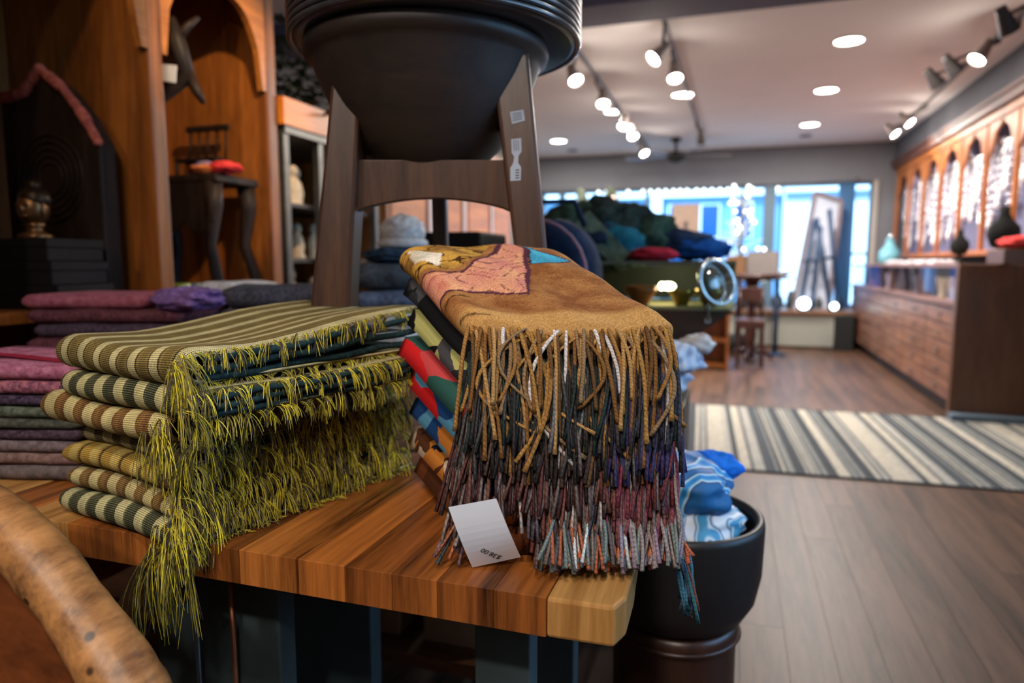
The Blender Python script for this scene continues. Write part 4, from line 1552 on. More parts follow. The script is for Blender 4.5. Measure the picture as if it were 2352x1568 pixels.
ZS = .99
for y0, y1 in ((1.151, 1.794), (1.851, 2.374)):
    for zz in (.10, ZS):
        MB().box((-2.42, y0, zz - .03), (XS - .015, y1, zz)).build('shelf', M_or, cb, local=cL)


def arch(y0, y1, zs, za, ztop):
    """front board with a scalloped arch cut from below"""
    n = 26
    pts = []
    for i in range(n + 1):
        q = i / n
        y = y0 + (y1 - y0) * q
        w = abs(2 * q - 1)
        z = zs + (za - zs) * (1 - w ** 2.6)
        z += .022 * abs(math.sin(q * PI * 3)) - .02
        if q < .04 or q > .96:
            z = zs - .06
        pts.append((XS - .028, y, z))
    pts += [(XS - .028, y1, ztop), (XS - .028, y0, ztop)]
    return MB().prism(pts, (.026, 0, 0))


arch(1.851, 2.374, 1.86, 2.13, 2.55).build('arch_board', M_ord, cb, local=cL)
arch(1.151, 1.794, 1.86, 2.13, 2.55).build('arch_board', M_ord, cb, local=cL)

# the carved peaked panel, boxes and head in the near bay
tp = at_y(145, 160, 1.70)
pk = thing('carved_temple_panel', 'large dark carved temple-shaped panel with a peaked red-fringed top, in the left bay', 'carving', (-2.06, 1.70, ZS + .0008))
bx = [(-.24, 0), (.17, 0), (.17, .50), (.12, .58), (.04, .67), (-.05, .735), (-.12, .67), (-.18, .66), (-.24, .66)]
MB().prism([(x, -.03, z) for x, z in bx], (0, .06, 0)).build('panel', M_dk, pk, bevel=.006)
rtz = random.Random(4)
mb = MB()
for i in range(2, len(bx) - 1):
    (xa, za), (xb, zb) = bx[i], bx[i + 1]
    for j in range(7):
        q = j / 7
        x, z = xa + (xb - xa) * q, za + (zb - za) * q
        mb.ball((x, -.035, z + .004), .014 + rtz.uniform(0, .006), 7, 5)
mb.build('fringed_edge', fab2('red_trim', (120, 60, 54), (176, 100, 86), 60), pk, True)
mb = MB()
for i in range(5):
    mb.torus((-.04, -.031, .40 - .0), .05 + i * .022, .006, 24, 5, Matrix.Rotation(PI / 2, 3, 'X'))
mb.build('carved_rings', M_dk, pk, True)
M_bx = plain('black_card', lin(20, 17, 18), .7, 0, .2, spec=.15)
zz = ZS + .0008
blab = ['wide black box lowest in the stack under the carved head', 'middle black box in the stack under the carved head', 'upper black box directly under the carved head']
for i, (w, h) in enumerate(((.33, .068), (.30, .066), (.28, .064))):
    b = thing('lidded_box', blab[i], 'box', (-1.97, 1.50, zz), .12, 'black boxes in the left bay')
    MB().box((-w / 2, -.1, 0), (w / 2, .1, h * .6)).build('base', M_bx, b, bevel=.003)
    MB().box((-w / 2 - .003, -.103, h * .6), (w / 2 + .003, .103, h)).build('lid', M_bx, b, bevel=.003)
    zz += h + .0008
M_brz = plain('aged_bronze', lin(120, 88, 56), .35, .8, .3, 30)
hd = thing('bronze_statue', 'small bronze carved head with topknot standing on the black boxes', 'statue', (-1.965, 1.50, zz))
MB().lathe([(.045, 0), (.045, .012), (.022, .022), (.022, .035), (.03, .045)], 20).build('base', M_brz, hd, True)
mb = MB()
mb.ball((0, 0, .09), .046, 18, 12, (.85, .95, 1.15))
mb.ball((.012, -.043, .085), .009, 8, 6, (.7, 1, 1.6))
mb.ball((.008, -.040, .066), .012, 8, 6, (1.2, .6, .5))
for s in (-1, 1):
    mb.ball((s * .041, .0, .085), .012, 8, 6, (.4, .7, 1.8))
    mb.ball((s * .016 + .006, -.040, .098), .007, 8, 6, (1.3, .6, .7))
mb.build('face', M_brz, hd, True)
mb = MB().ball((0, .006, .115), .046, 18, 10, (.95, .95, .8)).ball((0, .004, .155), .018, 10, 8)
mb.build('hair', plain('dark_bronze', lin(52, 40, 30), .4, .7, .3, 60), hd, True)
bw = MB().lathe([(0, 0), (.03, 0), (.034, .01), (.055, .035), (.058, .045), (.052, .045), (.03, .016), (0, .014)], 28)
o = bw.build('brass_dish', plain('brass_gold', lin(150, 124, 66), .35, .8, .2), None, True)
o.location = (-2.215, 1.49, ZS + .001)
tag(o, 'small brass dish on the shelf left of the black boxes', 'dish')
hg = thing('hanging_textile', 'ochre and green textile hanging at the top left corner of the left bay', 'textile', (-2.40, 1.72, 1.95))
MB().grid(lambda u, v: (.02 + .008 * math.sin(u * 16) + .004, -.30 + u * .30, -.22 + v * .55), 24, 4).grid(lambda u, v: (.012 + .008 * math.sin((1 - u) * 16), -.30 + (1 - u) * .30, -.22 + v * .55), 24, 4).build('cloth', fab2('ochre_weave', (96, 80, 30), (150, 130, 62), 30), hg, True)
MB().tube([(.02, -.33, .335), (.02, .03, .335)], .008, 8).build('hanging_rod', M_dk, hg, True)

# niche: carved table with cloths, little chair, branch, bell and cups
ct = thing('carved_table', 'small dark carved table with curved legs standing in the arched niche', 'table', (-2.06, 2.22, ZS + .0008))
MB().box((-.23, -.12, .43), (.23, .12, .46)).build('tabletop', M_dk, ct, bevel=.006)
mb = MB()
pts = [(-.21, -.12, .43)] + [(-.21 + .42 * i / 12, -.12, .29 - .05 * abs(math.sin(i * PI / 4))) for i in range(13)] + [(.21, -.12, .43)]
mb.prism(pts, (0, .015, 0)).build('apron', M_dk, ct)
for sx in (-1, 1):
    for sy in (-1, 1):
        MB().tube([(sx * .19, sy * .10, 0), (sx * .21, sy * .11, .05), (sx * .17, sy * .095, .2), (sx * .195, sy * .095, .34), (sx * .19, sy * .09, .431)], [.02, .024, .022, .032, .036], 8).build('leg', M_dk, ct, True)
zt_ = ZS + .0008 + .46
cq = [at_y(q[0], q[1], 2.16) for q in ((515, 342), (452, 330), (478, 352))]
cc = [((cq[0].x, 2.16, zt_ + .026), .052, (1.2, .9, .5), fab2('red_silk', (170, 34, 34), (222, 70, 70), 20), 'red silk cloth bunched on the carved table'),
      ((cq[1].x, 2.20, zt_ + .030), .050, (1.3, .9, .6), fab2('blue_violet_silk', (50, 70, 110), (150, 120, 150), 20), 'blue and violet cloth bunched on the carved table'),
      ((cq[2].x, 2.13, zt_ + .020), .040, (1.3, .9, .45), fab2('orange_silk', (150, 70, 30), (200, 120, 70), 20), 'orange cloth at the front of the bunched silks on the carved table')]
for i, (c, r, s, m, lab) in enumerate(cc):
    o = crumple((0, 0, 0), r, s, 20 + i * 3, 30, 18, .28, 2.0, 3.0).build('bunched_cloth', m, None, True)
    o.location = c
    tag(o, lab, 'cloth', 'bunched silks on the carved table')
mc = thing('miniature_chair', 'small dark spindle-backed chair standing behind the bunched silks in the niche', 'chair', (-2.05, 2.275, zt_ + .0006))
MB().box((-.10, -.04, .07), (.10, .045, .085)).build('seat', M_dk, mc, bevel=.003)
for sx in (-1, 1):
    for y in (-.035, .035):
        MB().tube([(sx * .09, y, 0), (sx * .088, y, .0705)], .007, 6).build('leg', M_dk, mc, True)
for k in range(5):
    x = -.088 + k * .044
    MB().tube([(x, .036, .085), (x, .045, .20)], .005, 6).build('spindle', M_dk, mc, True)
MB().box((-.105, .036, .198), (.105, .052, .222)).build('crest_rail', M_dk, mc, bevel=.003)
br = thing('driftwood_branch', 'gnarled dark driftwood branch with a white tag, leaning in the left of the niche', 'branch', (-2.16, 1.95, ZS + .0008))
b0 = Vector((-2.16, 1.95, ZS))
pth = [Vector((-2.22, 1.91, ZS + .001)), Vector((-2.20, 1.90, 1.2)), Vector((-2.12, 1.905, 1.45)), Vector((-2.06, 1.92, 1.6)), at_y(432, 170, 1.93), at_y(405, 100, 1.92), at_y(392, 40, 1.91)]
MB().tube(pth, [.03, .028, .03, .026, .03, .034, .015], 10).build('trunk', M_dk, br, True, local=b0 + Vector((0, 0, .0008)))
MB().tube([pth[4], at_y(455, 215, 1.94), at_y(468, 238, 1.95)], [.02, .016, .008], 8).build('twig', M_dk, br, True, local=b0 + Vector((0, 0, .0008)))
MB().tube([pth[5], at_y(430, 60, 1.94), at_y(455, 40, 1.97)], [.018, .014, .007], 8).build('twig', M_dk, br, True, local=b0 + Vector((0, 0, .0008)))
ta = [at_y(*q, 1.885) for q in ((366, 146), (405, 150), (403, 190), (364, 184))]
MB().prism(ta, (0, .002, 0)).build('paper_tag', M_paper, br, local=b0 + Vector((0, 0, .0008)))
M_ver = plain('verdigris', lin(84, 96, 84), .5, .5, .25, 40)
be = thing('temple_bell', 'greenish stupa-shaped temple bell under the carved table in the niche', 'bell', (-2.07, 2.03, ZS + .0008))
MB().lathe([(.05, 0), (.055, .01), (.05, .03), (.048, .06), (.043, .10), (.03, .14), (.014, .165), (.012, .18), (.018, .19), (.006, .215), (0, .225)], 28).build('body', M_ver, be, True)
for z, r in ((.03, .05), (.06, .048), (.09, .0445)):
    MB().torus((0, 0, z), r, .004, 28, 6).build('band', M_ver, be, True)
M_lime = plain('lime_glaze', lin(150, 160, 50), .3, 0, .2)
M_goldg = plain('gold_glaze', lin(176, 142, 62), .3, .3, .2)
for i, (px, m, lab) in enumerate(((428, M_lime, 'lime green glazed cup at the front of the niche shelf'), (465, M_ver, 'grey green glazed cup in the middle of the niche shelf'), (512, M_goldg, 'gold glazed cup on the right of the niche shelf'))):
    q = at_y(px, 640, 1.93)
    o = MB().lathe([(0, 0), (.022, 0), (.026, .008), (.034, .045), (.036, .06), (.032, .06), (.028, .02), (0, .012)], 24).build('glazed_cup', m, None, True)
    o.location = (min(q.x, -1.86), 1.93 + i * .05, ZS + .001)
    tag(o, lab, 'cup', 'glazed cups in the niche')

# ================================================================ FIGURINE CABINET AND FAR CABINETS
M_met = plain('grey_metal', lin(96, 96, 92), .4, .7, .2)
M_hdr = wood('orange_header_wood', lin(186, 96, 20), lin(226, 138, 42), 'Y', 4, .1, .4)  # saturated orange wood of the header board
M_fig = plain('cream_soapstone', lin(206, 184, 154), .55, 0, .2, 40)
fc = thing('figurine_cabinet', 'metal framed display cabinet of cream figurines beyond the shelf unit, left of the stool', 'cabinet', (-2.1, 2.8, 0))
fL = Vector((-2.1, 2.8, 0))
for y in (2.47, 2.72, 2.98, 3.22):
    MB().box((-1.83, y, 0), (-1.80, y + .035, 1.66)).build('post', M_met, fc, local=fL)
MB().box((-2.4, 2.47, 0), (-2.37, 3.255, 1.66)).build('back_panel', plain('cabinet_back', lin(90, 74, 60), .8), fc, local=fL)
fsz = [.30, .62, .90, 1.14, 1.38]
for z in fsz:
    MB().box((-2.369, 2.47, z - .015), (-1.831, 3.255, z)).build('shelf', plain('shelf_dark', lin(46, 42, 38), .5), fc, local=fL)
MB().box((-2.4, 2.47, 1.66), (-1.79, 3.255, 1.69)).build('top', M_met, fc, local=fL)
MB().box((-1.81, 2.45, 1.69), (-1.78, 3.30, 1.80)).build('header_board', M_hdr, fc, local=fL)
rf = random.Random(8)
for z in fsz[1:]:
    for k in range(5):
        y = 2.56 + k * .14
        x = -1.92 - rf.uniform(0, .1)
        s = rf.uniform(.85, 1.25)
        f = thing('figurine', 'cream soapstone figurine, %s from the left on the %s shelf of the metal cabinet' % (['first', 'second', 'third', 'fourth', 'fifth'][k], ['', 'lowest', 'second', 'third', 'top'][fsz.index(z)]), 'figurine', (x, y, z + .0006), rf.uniform(0, 6), 'figurines in the metal framed cabinet')
        mb = MB()
        mb.lathe([(0, 0), (.036 * s, 0), (.036 * s, .012), (.028 * s, .03), (.034 * s, .06 * s), (.026 * s, .10 * s), (.012 * s, .122 * s)], 12)
        mb.build('body', M_fig, f, True)
        MB().ball((0, 0, .14 * s), .022 * s, 10, 8, (1, 1, 1.15)).build('head', M_fig, f, True)
M_leaf = plain('dark_leaf', lin(58, 66, 48), .7, 0, .3, 30)
pl_ = thing('trailing_plant', 'trailing dark green plant in a pot on top of the figurine cabinet', 'plant', (-2.02, 2.85, 1.6905))
MB().lathe([(0, 0), (.09, 0), (.11, .14), (.10, .14), (.09, .10), (0, .10)], 24).build('pot', plain('dark_pot', lin(50, 42, 38), .6), pl_, True)
mb = MB()
for i in range(420):
    a, r_, h = rf.uniform(0, 6.28), rf.uniform(.02, .26), rf.uniform(.08, .50)
    c = Vector((r_ * math.cos(a), r_ * math.sin(a) * 1.3, h))
    t = Vector((math.cos(a), math.sin(a), rf.uniform(-.6, .5))).normalized()
    sd = t.cross(Vector((0, 0, 1))).normalized()
    mb.add([c, c + t * .035 + sd * .02, c + t * .08, c + t * .035 - sd * .02, c + t * .035 + Vector((0, 0, .004))], [(0, 1, 4), (1, 2, 4), (2, 3, 4), (3, 0, 4)])
o = mb.build('foliage', M_leaf, pl_)
o['kind'] = 'stuff'

oc = thing('orange_cabinet', 'orange wooden cabinet with pale door edges glimpsed under the stool arch', 'cabinet', (-2.1, 4.4, 0))
oL = Vector((-2.1, 4.4, 0))
MB().box((-2.4, 3.32, 0), (-1.82, 5.5, 1.95)).build('carcass', M_or, oc, local=oL)
M_pe = plain('pale_lilac_paint', lin(186, 168, 170), .6, 0, .08)
for y0, y1 in ((3.34, 3.86), (3.92, 4.42), (4.48, 4.98), (5.02, 5.48)):
    d = MB().box((-1.819, y0, .06), (-1.80, y1, 1.9)).build('door', M_or, oc, bevel=.004, local=oL)
    MB().box((-1.799, y0 + .05, .2), (-1.795, y1 - .05, 1.8)).build('door_panel', M_ord, d, local=oL)
for y in (3.86, 4.42, 4.98):
    MB().box((-1.819, y + .002, .06), (-1.79, y + .058, 1.9)).build('pale_stile', M_pe, oc, local=oL)

# ================================================================ GLASS CASE WITH GARMENTS
gc = thing('glass_display_case', 'glass-topped display case with greenish light on a dark wooden base, right of the stool', 'display case', (-.4, 2.95, 0))
gL = Vector((-.4, 2.95, 0))
M_cdark = wood('case_dark_wood', lin(44, 30, 22), lin(84, 60, 44), 'X', 5, .1, .4)
MB().box((-.85, 2.66, .0), (-.20, 3.30, .829)).build('pedestal', M_cdark, gc, local=gL)
MB().hexa([(-.85, 2.655, .83), (-.16, 2.655, .83), (-.16, 3.31, .83), (-.85, 3.31, .83)], [(-.85, 2.65, .945), (0, 2.65, .945), (0, 3.31, .945), (-.85, 3.31, .945)]).build('base', M_cdark, gc, local=gL)
MB().box((-.84, 2.66, .9455), (-.01, 3.30, .955)).build('deck', plain('deck_felt', lin(158, 148, 110), .8), gc, local=gL)
M_cg = glass('case_glass', (.90, .95, .86, 1), .06)
for lo, hi in (((-.85, 2.650, .956), (0, 2.656, 1.115)), ((-.006, 2.657, .956), (0, 3.303, 1.115)), ((-.85, 2.657, .956), (-.844, 3.303, 1.115))):
    MB().box(lo, hi).build('glass_pane', M_cg, gc, local=gL)
MB().box((-.85, 3.304, .956), (0, 3.31, 1.115)).build('back_panel', plain('olive_backdrop', lin(58, 60, 50), .5), gc, local=gL)  # olive back added to hide the bright windows behind the case
MB().box((-.852, 2.648, 1.1155), (.002, 3.312, 1.13)).build('top_pane', plain('brass_top', lin(92, 94, 78), .3, .2), gc, local=gL)
lamp('case_lamp', 'POINT', (-.30, 2.90, 1.085), 1.3, (1.0, .88, .60), size=.02)
M_bulb = emis('warm_bulb', (1, .86, .6, 1), 18)
for i, (px, py) in enumerate(((1535, 657), (1520, 657))):
    q = at_y(px, py, 2.82)
    o = MB().ball((0, 0, 0), .016, 12, 8, (1.8 if i == 0 else .8, 1, 1)).build('bulb', M_bulb, gc, True)
    o.location = Vector((q.x, q.y, q.z)) - gL
M_brass = plain('polished_brass', lin(170, 140, 84), .25, .9, .15)
for i, (x, s, lab) in enumerate(((-.36, 1.0, 'copper coloured bowl inside the left of the glass case'), (-.20, .8, 'brass bowl in the middle of the glass case'), (-.09, .9, 'brass bowl at the right end inside the glass case'))):
    o = MB().lathe([(0, 0), (.03 * s, 0), (.034 * s, .008), (.062 * s, .05), (.066 * s, .075 * s), (.06 * s, .075 * s), (.03 * s, .014), (0, .013)], 28).build('metal_bowl', M_brass if i else plain('copper', lin(150, 90, 60), .35, .6), None, True)
    o.location = (x, 2.78, .956)
    tag(o, lab, 'bowl', 'bowls in the glass case')
mi = thing('round_mirror', 'round glass mirror in a silver ring standing at the right end of the glass case', 'mirror', (-.062, 2.58, 0))
mR = Matrix.Rotation(math.radians(-20), 3, 'Y') @ Matrix.Rotation(math.radians(48), 3, 'Z') @ Matrix.Rotation(math.radians(90), 3, 'X')
q = at_y(1642, 648, 2.58)
mc_ = Vector((0, 0, q.z))
M_silv = plain('silver_ring', lin(190, 200, 200), .2, .9, .05)
MB().torus(mc_, .081, .009, 44, 10, mR).build('ring', M_silv, mi, True)
mb = MB()
mb.lathe([(0, -.002), (.0795, -.002), (.0795, .002), (0, .002)], 44, mc_, tilt=mR)
mb.build('mirror_disc', glass('mirror_lens', (.78, .86, .84, 1), .35), mi, True)
MB().tube([(-.03, .01, q.z - .083), (-.03, .05, .93), (-.03, .068, .91)], .007, 10).build('bracket_arm', M_silv, mi, True)
MB().box((-.04, .0645, .90), (-.02, .0695, .92)).build('bracket_plate', M_silv, mi)

# garments heaped on the case
GM = {}


def gmat(k, a, b):
    GM[k] = fab2(k, a, b, 18)
    return GM[k]


g_green = gmat('forest_green_knit', (14, 26, 24), (58, 82, 68))
g_dk = gmat('black_green_knit', (12, 18, 18), (52, 66, 62))
g_teal = gmat('teal_knit', (14, 62, 78), (32, 104, 118))
g_navy = gmat('navy_knit', (14, 24, 44), (34, 52, 78))
g_blue = gmat('cobalt_knit', (14, 46, 100), (26, 82, 146))
g_red = gmat('crimson_knit', (120, 22, 36), (176, 40, 56))
g_sage = gmat('sage_knit', (62, 86, 76), (104, 124, 110))
heap = [((1400, 540), .17, (1.1, .8, .85), g_dk, 'black-green knitted garment in the tall middle of the garment heap'),
        ((1330, 555), .16, (1.0, .8, .9), g_green, 'forest green knitted garment on the left of the garment heap'),
        ((1480, 550), .13, (1.1, .8, .85), g_green, 'green knitted garment towards the right of the garment heap'),
        ((1430, 575), .14, (1.5, .8, .5), g_dk, 'dark knitted garment at the foot of the garment heap'),
        ((1600, 572), .11, (1.3, .8, .42), g_blue, 'cobalt blue garment at the right end of the garment heap'),
        ((1560, 556), .09, (1.5, .8, .55), g_navy, 'navy garment lying over the cobalt one in the garment heap'),
        ((1410, 600), .10, (1.2, .9, .8), g_teal, 'teal garment hanging low at the front of the garment heap'),
        ((1380, 625), .12, (1.0, .8, .7), g_navy, 'navy garment low at the front left of the garment heap')]
for i, ((px, py), r, s, m, lab) in enumerate(heap):
    q = at_y(px, py, 3.0 if i < 6 else 2.86)
    o = crumple((0, 0, 0), r, s, 40 + i * 2.3, 44, 26, .28, 1.8, 3.0).build('knitted_garment', m, None, True)
    o.location = (q.x, q.y, max(q.z, 1.135 + r * s[2] * .80) if i < 6 else max(q.z, 1.135 + r * s[2] * .8))
    tag(o, lab, 'garment', 'garments heaped on the glass case')
q = at_y(1500, 592, 2.70)
o = crumple((0, 0, 0), .07, (1.3, .6, .4), 61, 30, 18, .25).build('knitted_garment', g_red, None, True)
o.location = (q.x, q.y, 1.155)
tag(o, 'crimson cloth lying at the front edge on top of the glass case', 'garment', 'garments heaped on the glass case')
sc_ = thing('draped_scarf', 'pale sage scarf draped diagonally down the dark garment heap', 'scarf', (-.6, 2.78, 1.14))
p0, p1 = at_y(1335, 500, 2.80), at_y(1430, 600, 2.74)
mb = MB()
sd = Vector((.03, 0, .028))
mb.prism([p0 - sd, p1 - sd, p1 + sd, p0 + sd], (0, .012, 0))
mb.build('cloth', g_sage, sc_, local=(-.6, 2.78, 1.14))
# black quilted bag with pink piping, behind the scarf pile
bgq = at_y(1290, 590, 2.4)
bg = thing('quilted_bag', 'dark navy quilted bag with pink piping just right of the stool leg', 'bag', (bgq.x - .02, 2.42, .8505))
MB().lathe([(0, -.15), (.10, -.15), (.145, -.12), (.155, 0), (.145, .12), (.10, .15), (0, .15)], 28, (0, 0, .22), tilt=Matrix.Rotation(PI / 2, 3, 'X') @ Matrix.Scale(1.35, 3, (0, 1, 0))).build('body', g_navy, bg, True)
pts = [(-.05 + .19 * math.sin(a), -.155, .22 + .20 * math.cos(a)) for a in [i * PI / 12 for i in range(13)]]
MB().tube(pts, .006, 6).build('piping', plain('pink_piping', lin(150, 110, 122), .7), bg, True)
MB().tube([(-.10, 0, .40), (-.06, 0, .49), (.06, 0, .49), (.10, 0, .40)], .010, 8).build('handle', g_navy, bg, True)
o = single(MB().box((bgq.x - .18, 2.2, 0), (bgq.x + .22, 2.63, .85)), 'black_plinth', plain('black_paint', lin(26, 26, 28), .6), 'plain black plinth behind the fringed scarves, carrying the quilted bag', 'plinth', (bgq.x, 2.4, 0), bevel=.005)
tq = at_y(1080, 555, 2.55)
tk_ = thing('storage_chest', 'black lidded trunk glimpsed under the stool arch', 'trunk', (tq.x - .05, 2.48, 0))
MB().box((-.17, -.15, 0), (.17, .15, 1.12)).build('body', M_bx, tk_, bevel=.006)
MB().box((-.175, -.155, 1.121), (.175, .155, 1.235)).build('lid', M_bx, tk_, bevel=.01)
for x in (-.1, .1):
    MB().box((x - .012, -.162, 1.09), (x + .012, -.1555, 1.15)).build('latch', M_met, tk_)

# white and blue cloth heap on its black stand
bs = single(MB().box((-.345, 1.93, 0), (-.125, 2.22, .72)), 'black_stand', plain('black_laminate', lin(28, 28, 30), .5), 'black display stand carrying the white and blue cloths, right of the fringed scarves', 'stand', (-.235, 2.0, 0), bevel=.004)
M_wb = marble('white_blue_print', [(.3, lin(196, 206, 220)), (.55, lin(214, 220, 230)), (.68, lin(60, 86, 140)), (.8, lin(170, 186, 210))], 12, 12)
cls = [((-.235, 2.06, .775), .11, (1.05, .9, .5), M_wb, 'white and blue printed cloth at the bottom of the heap on the black stand', 51),
       ((-.20, 2.02, .845), .10, (1.2, .8, .55), M_wb, 'white and blue printed cloth on top of the heap on the black stand', 54),
       ((-.10, 2.05, .885), .055, (.9, .8, .55), F_white, 'white cloth corner poking out right of the printed cloths on the black stand', 57)]
for c, r, s, m, lab, sd_ in cls:
    o = crumple((0, 0, 0), r, s, sd_, 40, 24, .25, 2.2, 3).build('printed_cloth', m, None, True)
    o.location = c
    tag(o, lab, 'cloth', 'cloths heaped on the black stand')

# ================================================================ COUNTER ON THE RIGHT
M_cnt = wood('counter_wood', lin(84, 54, 42), lin(140, 98, 76), 'Y', 4, .1, .36)
M_cend = wood('counter_end_wood', lin(70, 44, 30), lin(104, 70, 46), 'Z', 4, .12, .42)
CX = 1.53
co = thing('shop_counter', 'long wooden counter of drawers with glass showcase top, along the right wall', 'counter', (1.9, 8, 0))
oL = Vector((1.9, 8, 0))
MB().box((CX + .06, 5.71, 0), (1.97, 10.38, .0995)).build('plinth', plain('kick_dark', lin(44, 36, 36), .6), co, local=oL)
MB().box((CX + .022, 5.701, .10), (1.97, 10.38, .80)).build('carcass', M_cend, co, local=oL)
MB().box((CX - .02, 5.62, 0), (2.27, 5.70, 1.115)).build('end_panel', M_cend, co, bevel=.006, local=oL)
MB().box((CX - .015, 5.701, .801), (1.97, 10.38, .845)).build('ledge', M_cnt, co, bevel=.008, local=oL)
MB().box((CX - .03, 5.50, 0), (2.27, 5.615, .05)).build('foot_rail', plain('blue_grey_kick', lin(84, 100, 114), .5), co, local=oL)
rows, colsn = 5, 6
ch = .70 / rows
cw = 4.66 / colsn
for i in range(colsn):
    for j in range(rows):
        y, z = 5.71 + i * cw, .10 + j * ch
        d = MB().box((CX, y + .006, z + .006), (CX + .021, y + cw - .006, z + ch - .006)).build('drawer', M_cnt, co, bevel=.004, local=oL)
        MB().tube([(CX - .012, y + cw / 2 - .05, z + ch / 2), (CX - .012, y + cw / 2 + .05, z + ch / 2)], .006, 6).box((CX - .012, y + cw / 2 - .05, z + ch / 2 - .004), (CX + .001, y + cw / 2 - .042, z + ch / 2 + .004)).box((CX - .012, y + cw / 2 + .042, z + ch / 2 - .004), (CX + .001, y + cw / 2 + .05, z + ch / 2 + .004)).build('handle', M_met, d, local=oL)
for lo, hi in (((CX + .01, 5.701, .8455), (CX + .016, 10.38, 1.085)),):
    MB().box(lo, hi).build('glass_pane', glass('showcase_glass', (.96, .97, 1, 1), .06), co, local=oL)
MB().box((CX - .01, 5.701, 1.0855), (1.97, 10.38, 1.115)).build('countertop', M_cnt, co, bevel=.006, local=oL)
MB().box((1.93, 5.701, .8455), (1.97, 10.38, 1.085)).build('back_board', plain('showcase_back', lin(120, 112, 120), .7), co, local=oL)
for y in (6.9, 8.1, 9.3):
    MB().box((CX + .02, y, .8455), (1.92, y + .02, 1.085)).build('divider', M_cnt, co, local=oL)
M_card = plain('beige_card', lin(206, 188, 154), .8, 0, .08)
items = [(6.10, 'beige display card standing in the near end of the counter showcase', M_card), (6.52, 'second beige display card in the counter showcase, next to the near one', M_card), (7.3, 'grey display card in the middle of the counter showcase', M_mauv_ if False else F_mauv), (8.6, 'pale display card in the far part of the counter showcase', M_pe)]
for y, lab, m in items:
    o = thing('display_card', lab, 'card', (1.68, y, .8461), PI / 2 + .2, 'display cards in the counter showcase')
    MB().hexa([(-.13, -.004, 0), (.13, -.004, 0), (.13, .006, 0), (-.13, .006, 0)], [(-.13, .03, .16), (.13, .03, .16), (.13, .04, .16), (-.13, .04, .16)]).build('card', m, o)
    MB().hexa([(-.02, .05, 0), (.02, .05, 0), (.02, .06, 0), (-.02, .06, 0)], [(-.02, .041, .12), (.02, .041, .12), (.02, .046, .12), (-.02, .046, .12)]).build('strut', m, o)
lamp('showcase_lamp', 'AREA', (1.75, 6.3, 1.07), 3, WARM2, (1.75, 6.3, 0), .25)
lamp('showcase_lamp', 'AREA', (1.75, 8.6, 1.07), 3, (.9, .92, 1), (1.75, 8.6, 0), .25)

# things on the counter
CT = 1.1156
M_velvet = plain('black_velvet', lin(22, 24, 24), .95, 0, .2)
for (px, py, x, s, lab) in ((2305, 540, 1.78, 1.0, 'black velvet jewellery bust on the near part of the counter'), (2205, 555, 1.76, .7, 'smaller black velvet jewellery bust in the middle of the counter')):
    q = at_x(px, py, x)
    b = thing('jewellery_bust', lab, 'bust', (x, q.y, CT))
    s2_ = .20 * s
    MB().lathe([(0, 0), (.07 * s, 0), (.07 * s, .012), (.02 * s, .022), (.018 * s, .10 * s)], 20).build('stand', M_velvet, b, True)
    MB().lathe([(.01, .10 * s), (.075 * s, .12 * s), (.105 * s, .20 * s), (.10 * s, .26 * s), (.05 * s, .31 * s), (.032 * s, .35 * s), (.033 * s, .40 * s), (0, .41 * s)], 24, sy=.6).build('torso', M_velvet, b, True)
q = at_x(2335, 590, 1.72)
o = single(MB().box((1.60, q.y - .16, CT), (1.86, q.y + .16, CT + .095)), 'wooden_box', M_cend, 'brown wooden box on the near end of the counter under the red cloth', 'box', (1.72, q.y, CT), bevel=.006)
o = crumple((0, 0, 0), .10, (1.1, 1.5, .42), 71, 30, 18, .22).build('red_cloth', fab2('coral_red_knit', (196, 50, 52), (226, 90, 86), 30), None, True)
o.location = (1.73, q.y, CT + .14)
tag(o, 'coral red cloth heaped on the wooden box at the near end of the counter', 'cloth')
M_tray = plain('white_velvet_tray', lin(206, 200, 206), .7)
for i, (px, lab) in enumerate(((2060, 'white jewellery tray farthest along the counter'), (2105, 'white jewellery tray, second farthest along the counter'), (2135, 'white jewellery tray halfway along the counter'), (2165, 'white jewellery tray nearest the smaller bust'))):
    q = at_x(px, 592, 1.66)
    t = thing('jewellery_tray', lab, 'tray', (1.66, q.y, CT), 0, 'jewellery trays on the counter')
    MB().box((-.09, -.11, 0), (.09, .11, .02)).build('base', M_tray, t, bevel=.004)
    for x in (-.05, 0, .05):
        MB().tube([(x, -.1, .026), (x, .1, .026)], .012, 8).build('ring_roll', M_tray, t, True)
q = at_x(2045, 560, 1.80)
bt = thing('glass_bottle', 'pale teal glass bottle at the far end of the counter by the window', 'bottle', (1.80, min(q.y, 9.6), CT))
MB().lathe([(0, 0), (.10, 0), (.125, .03), (.12, .15), (.06, .22), (.045, .30), (.05, .31), (.0, .31)], 28).build('body', plain('teal_glassware', lin(110, 170, 186), .1, 0, .1), bt, True)
MB().ball((0, 0, .335), .035, 14, 10).build('stopper', M_silv, bt, True)

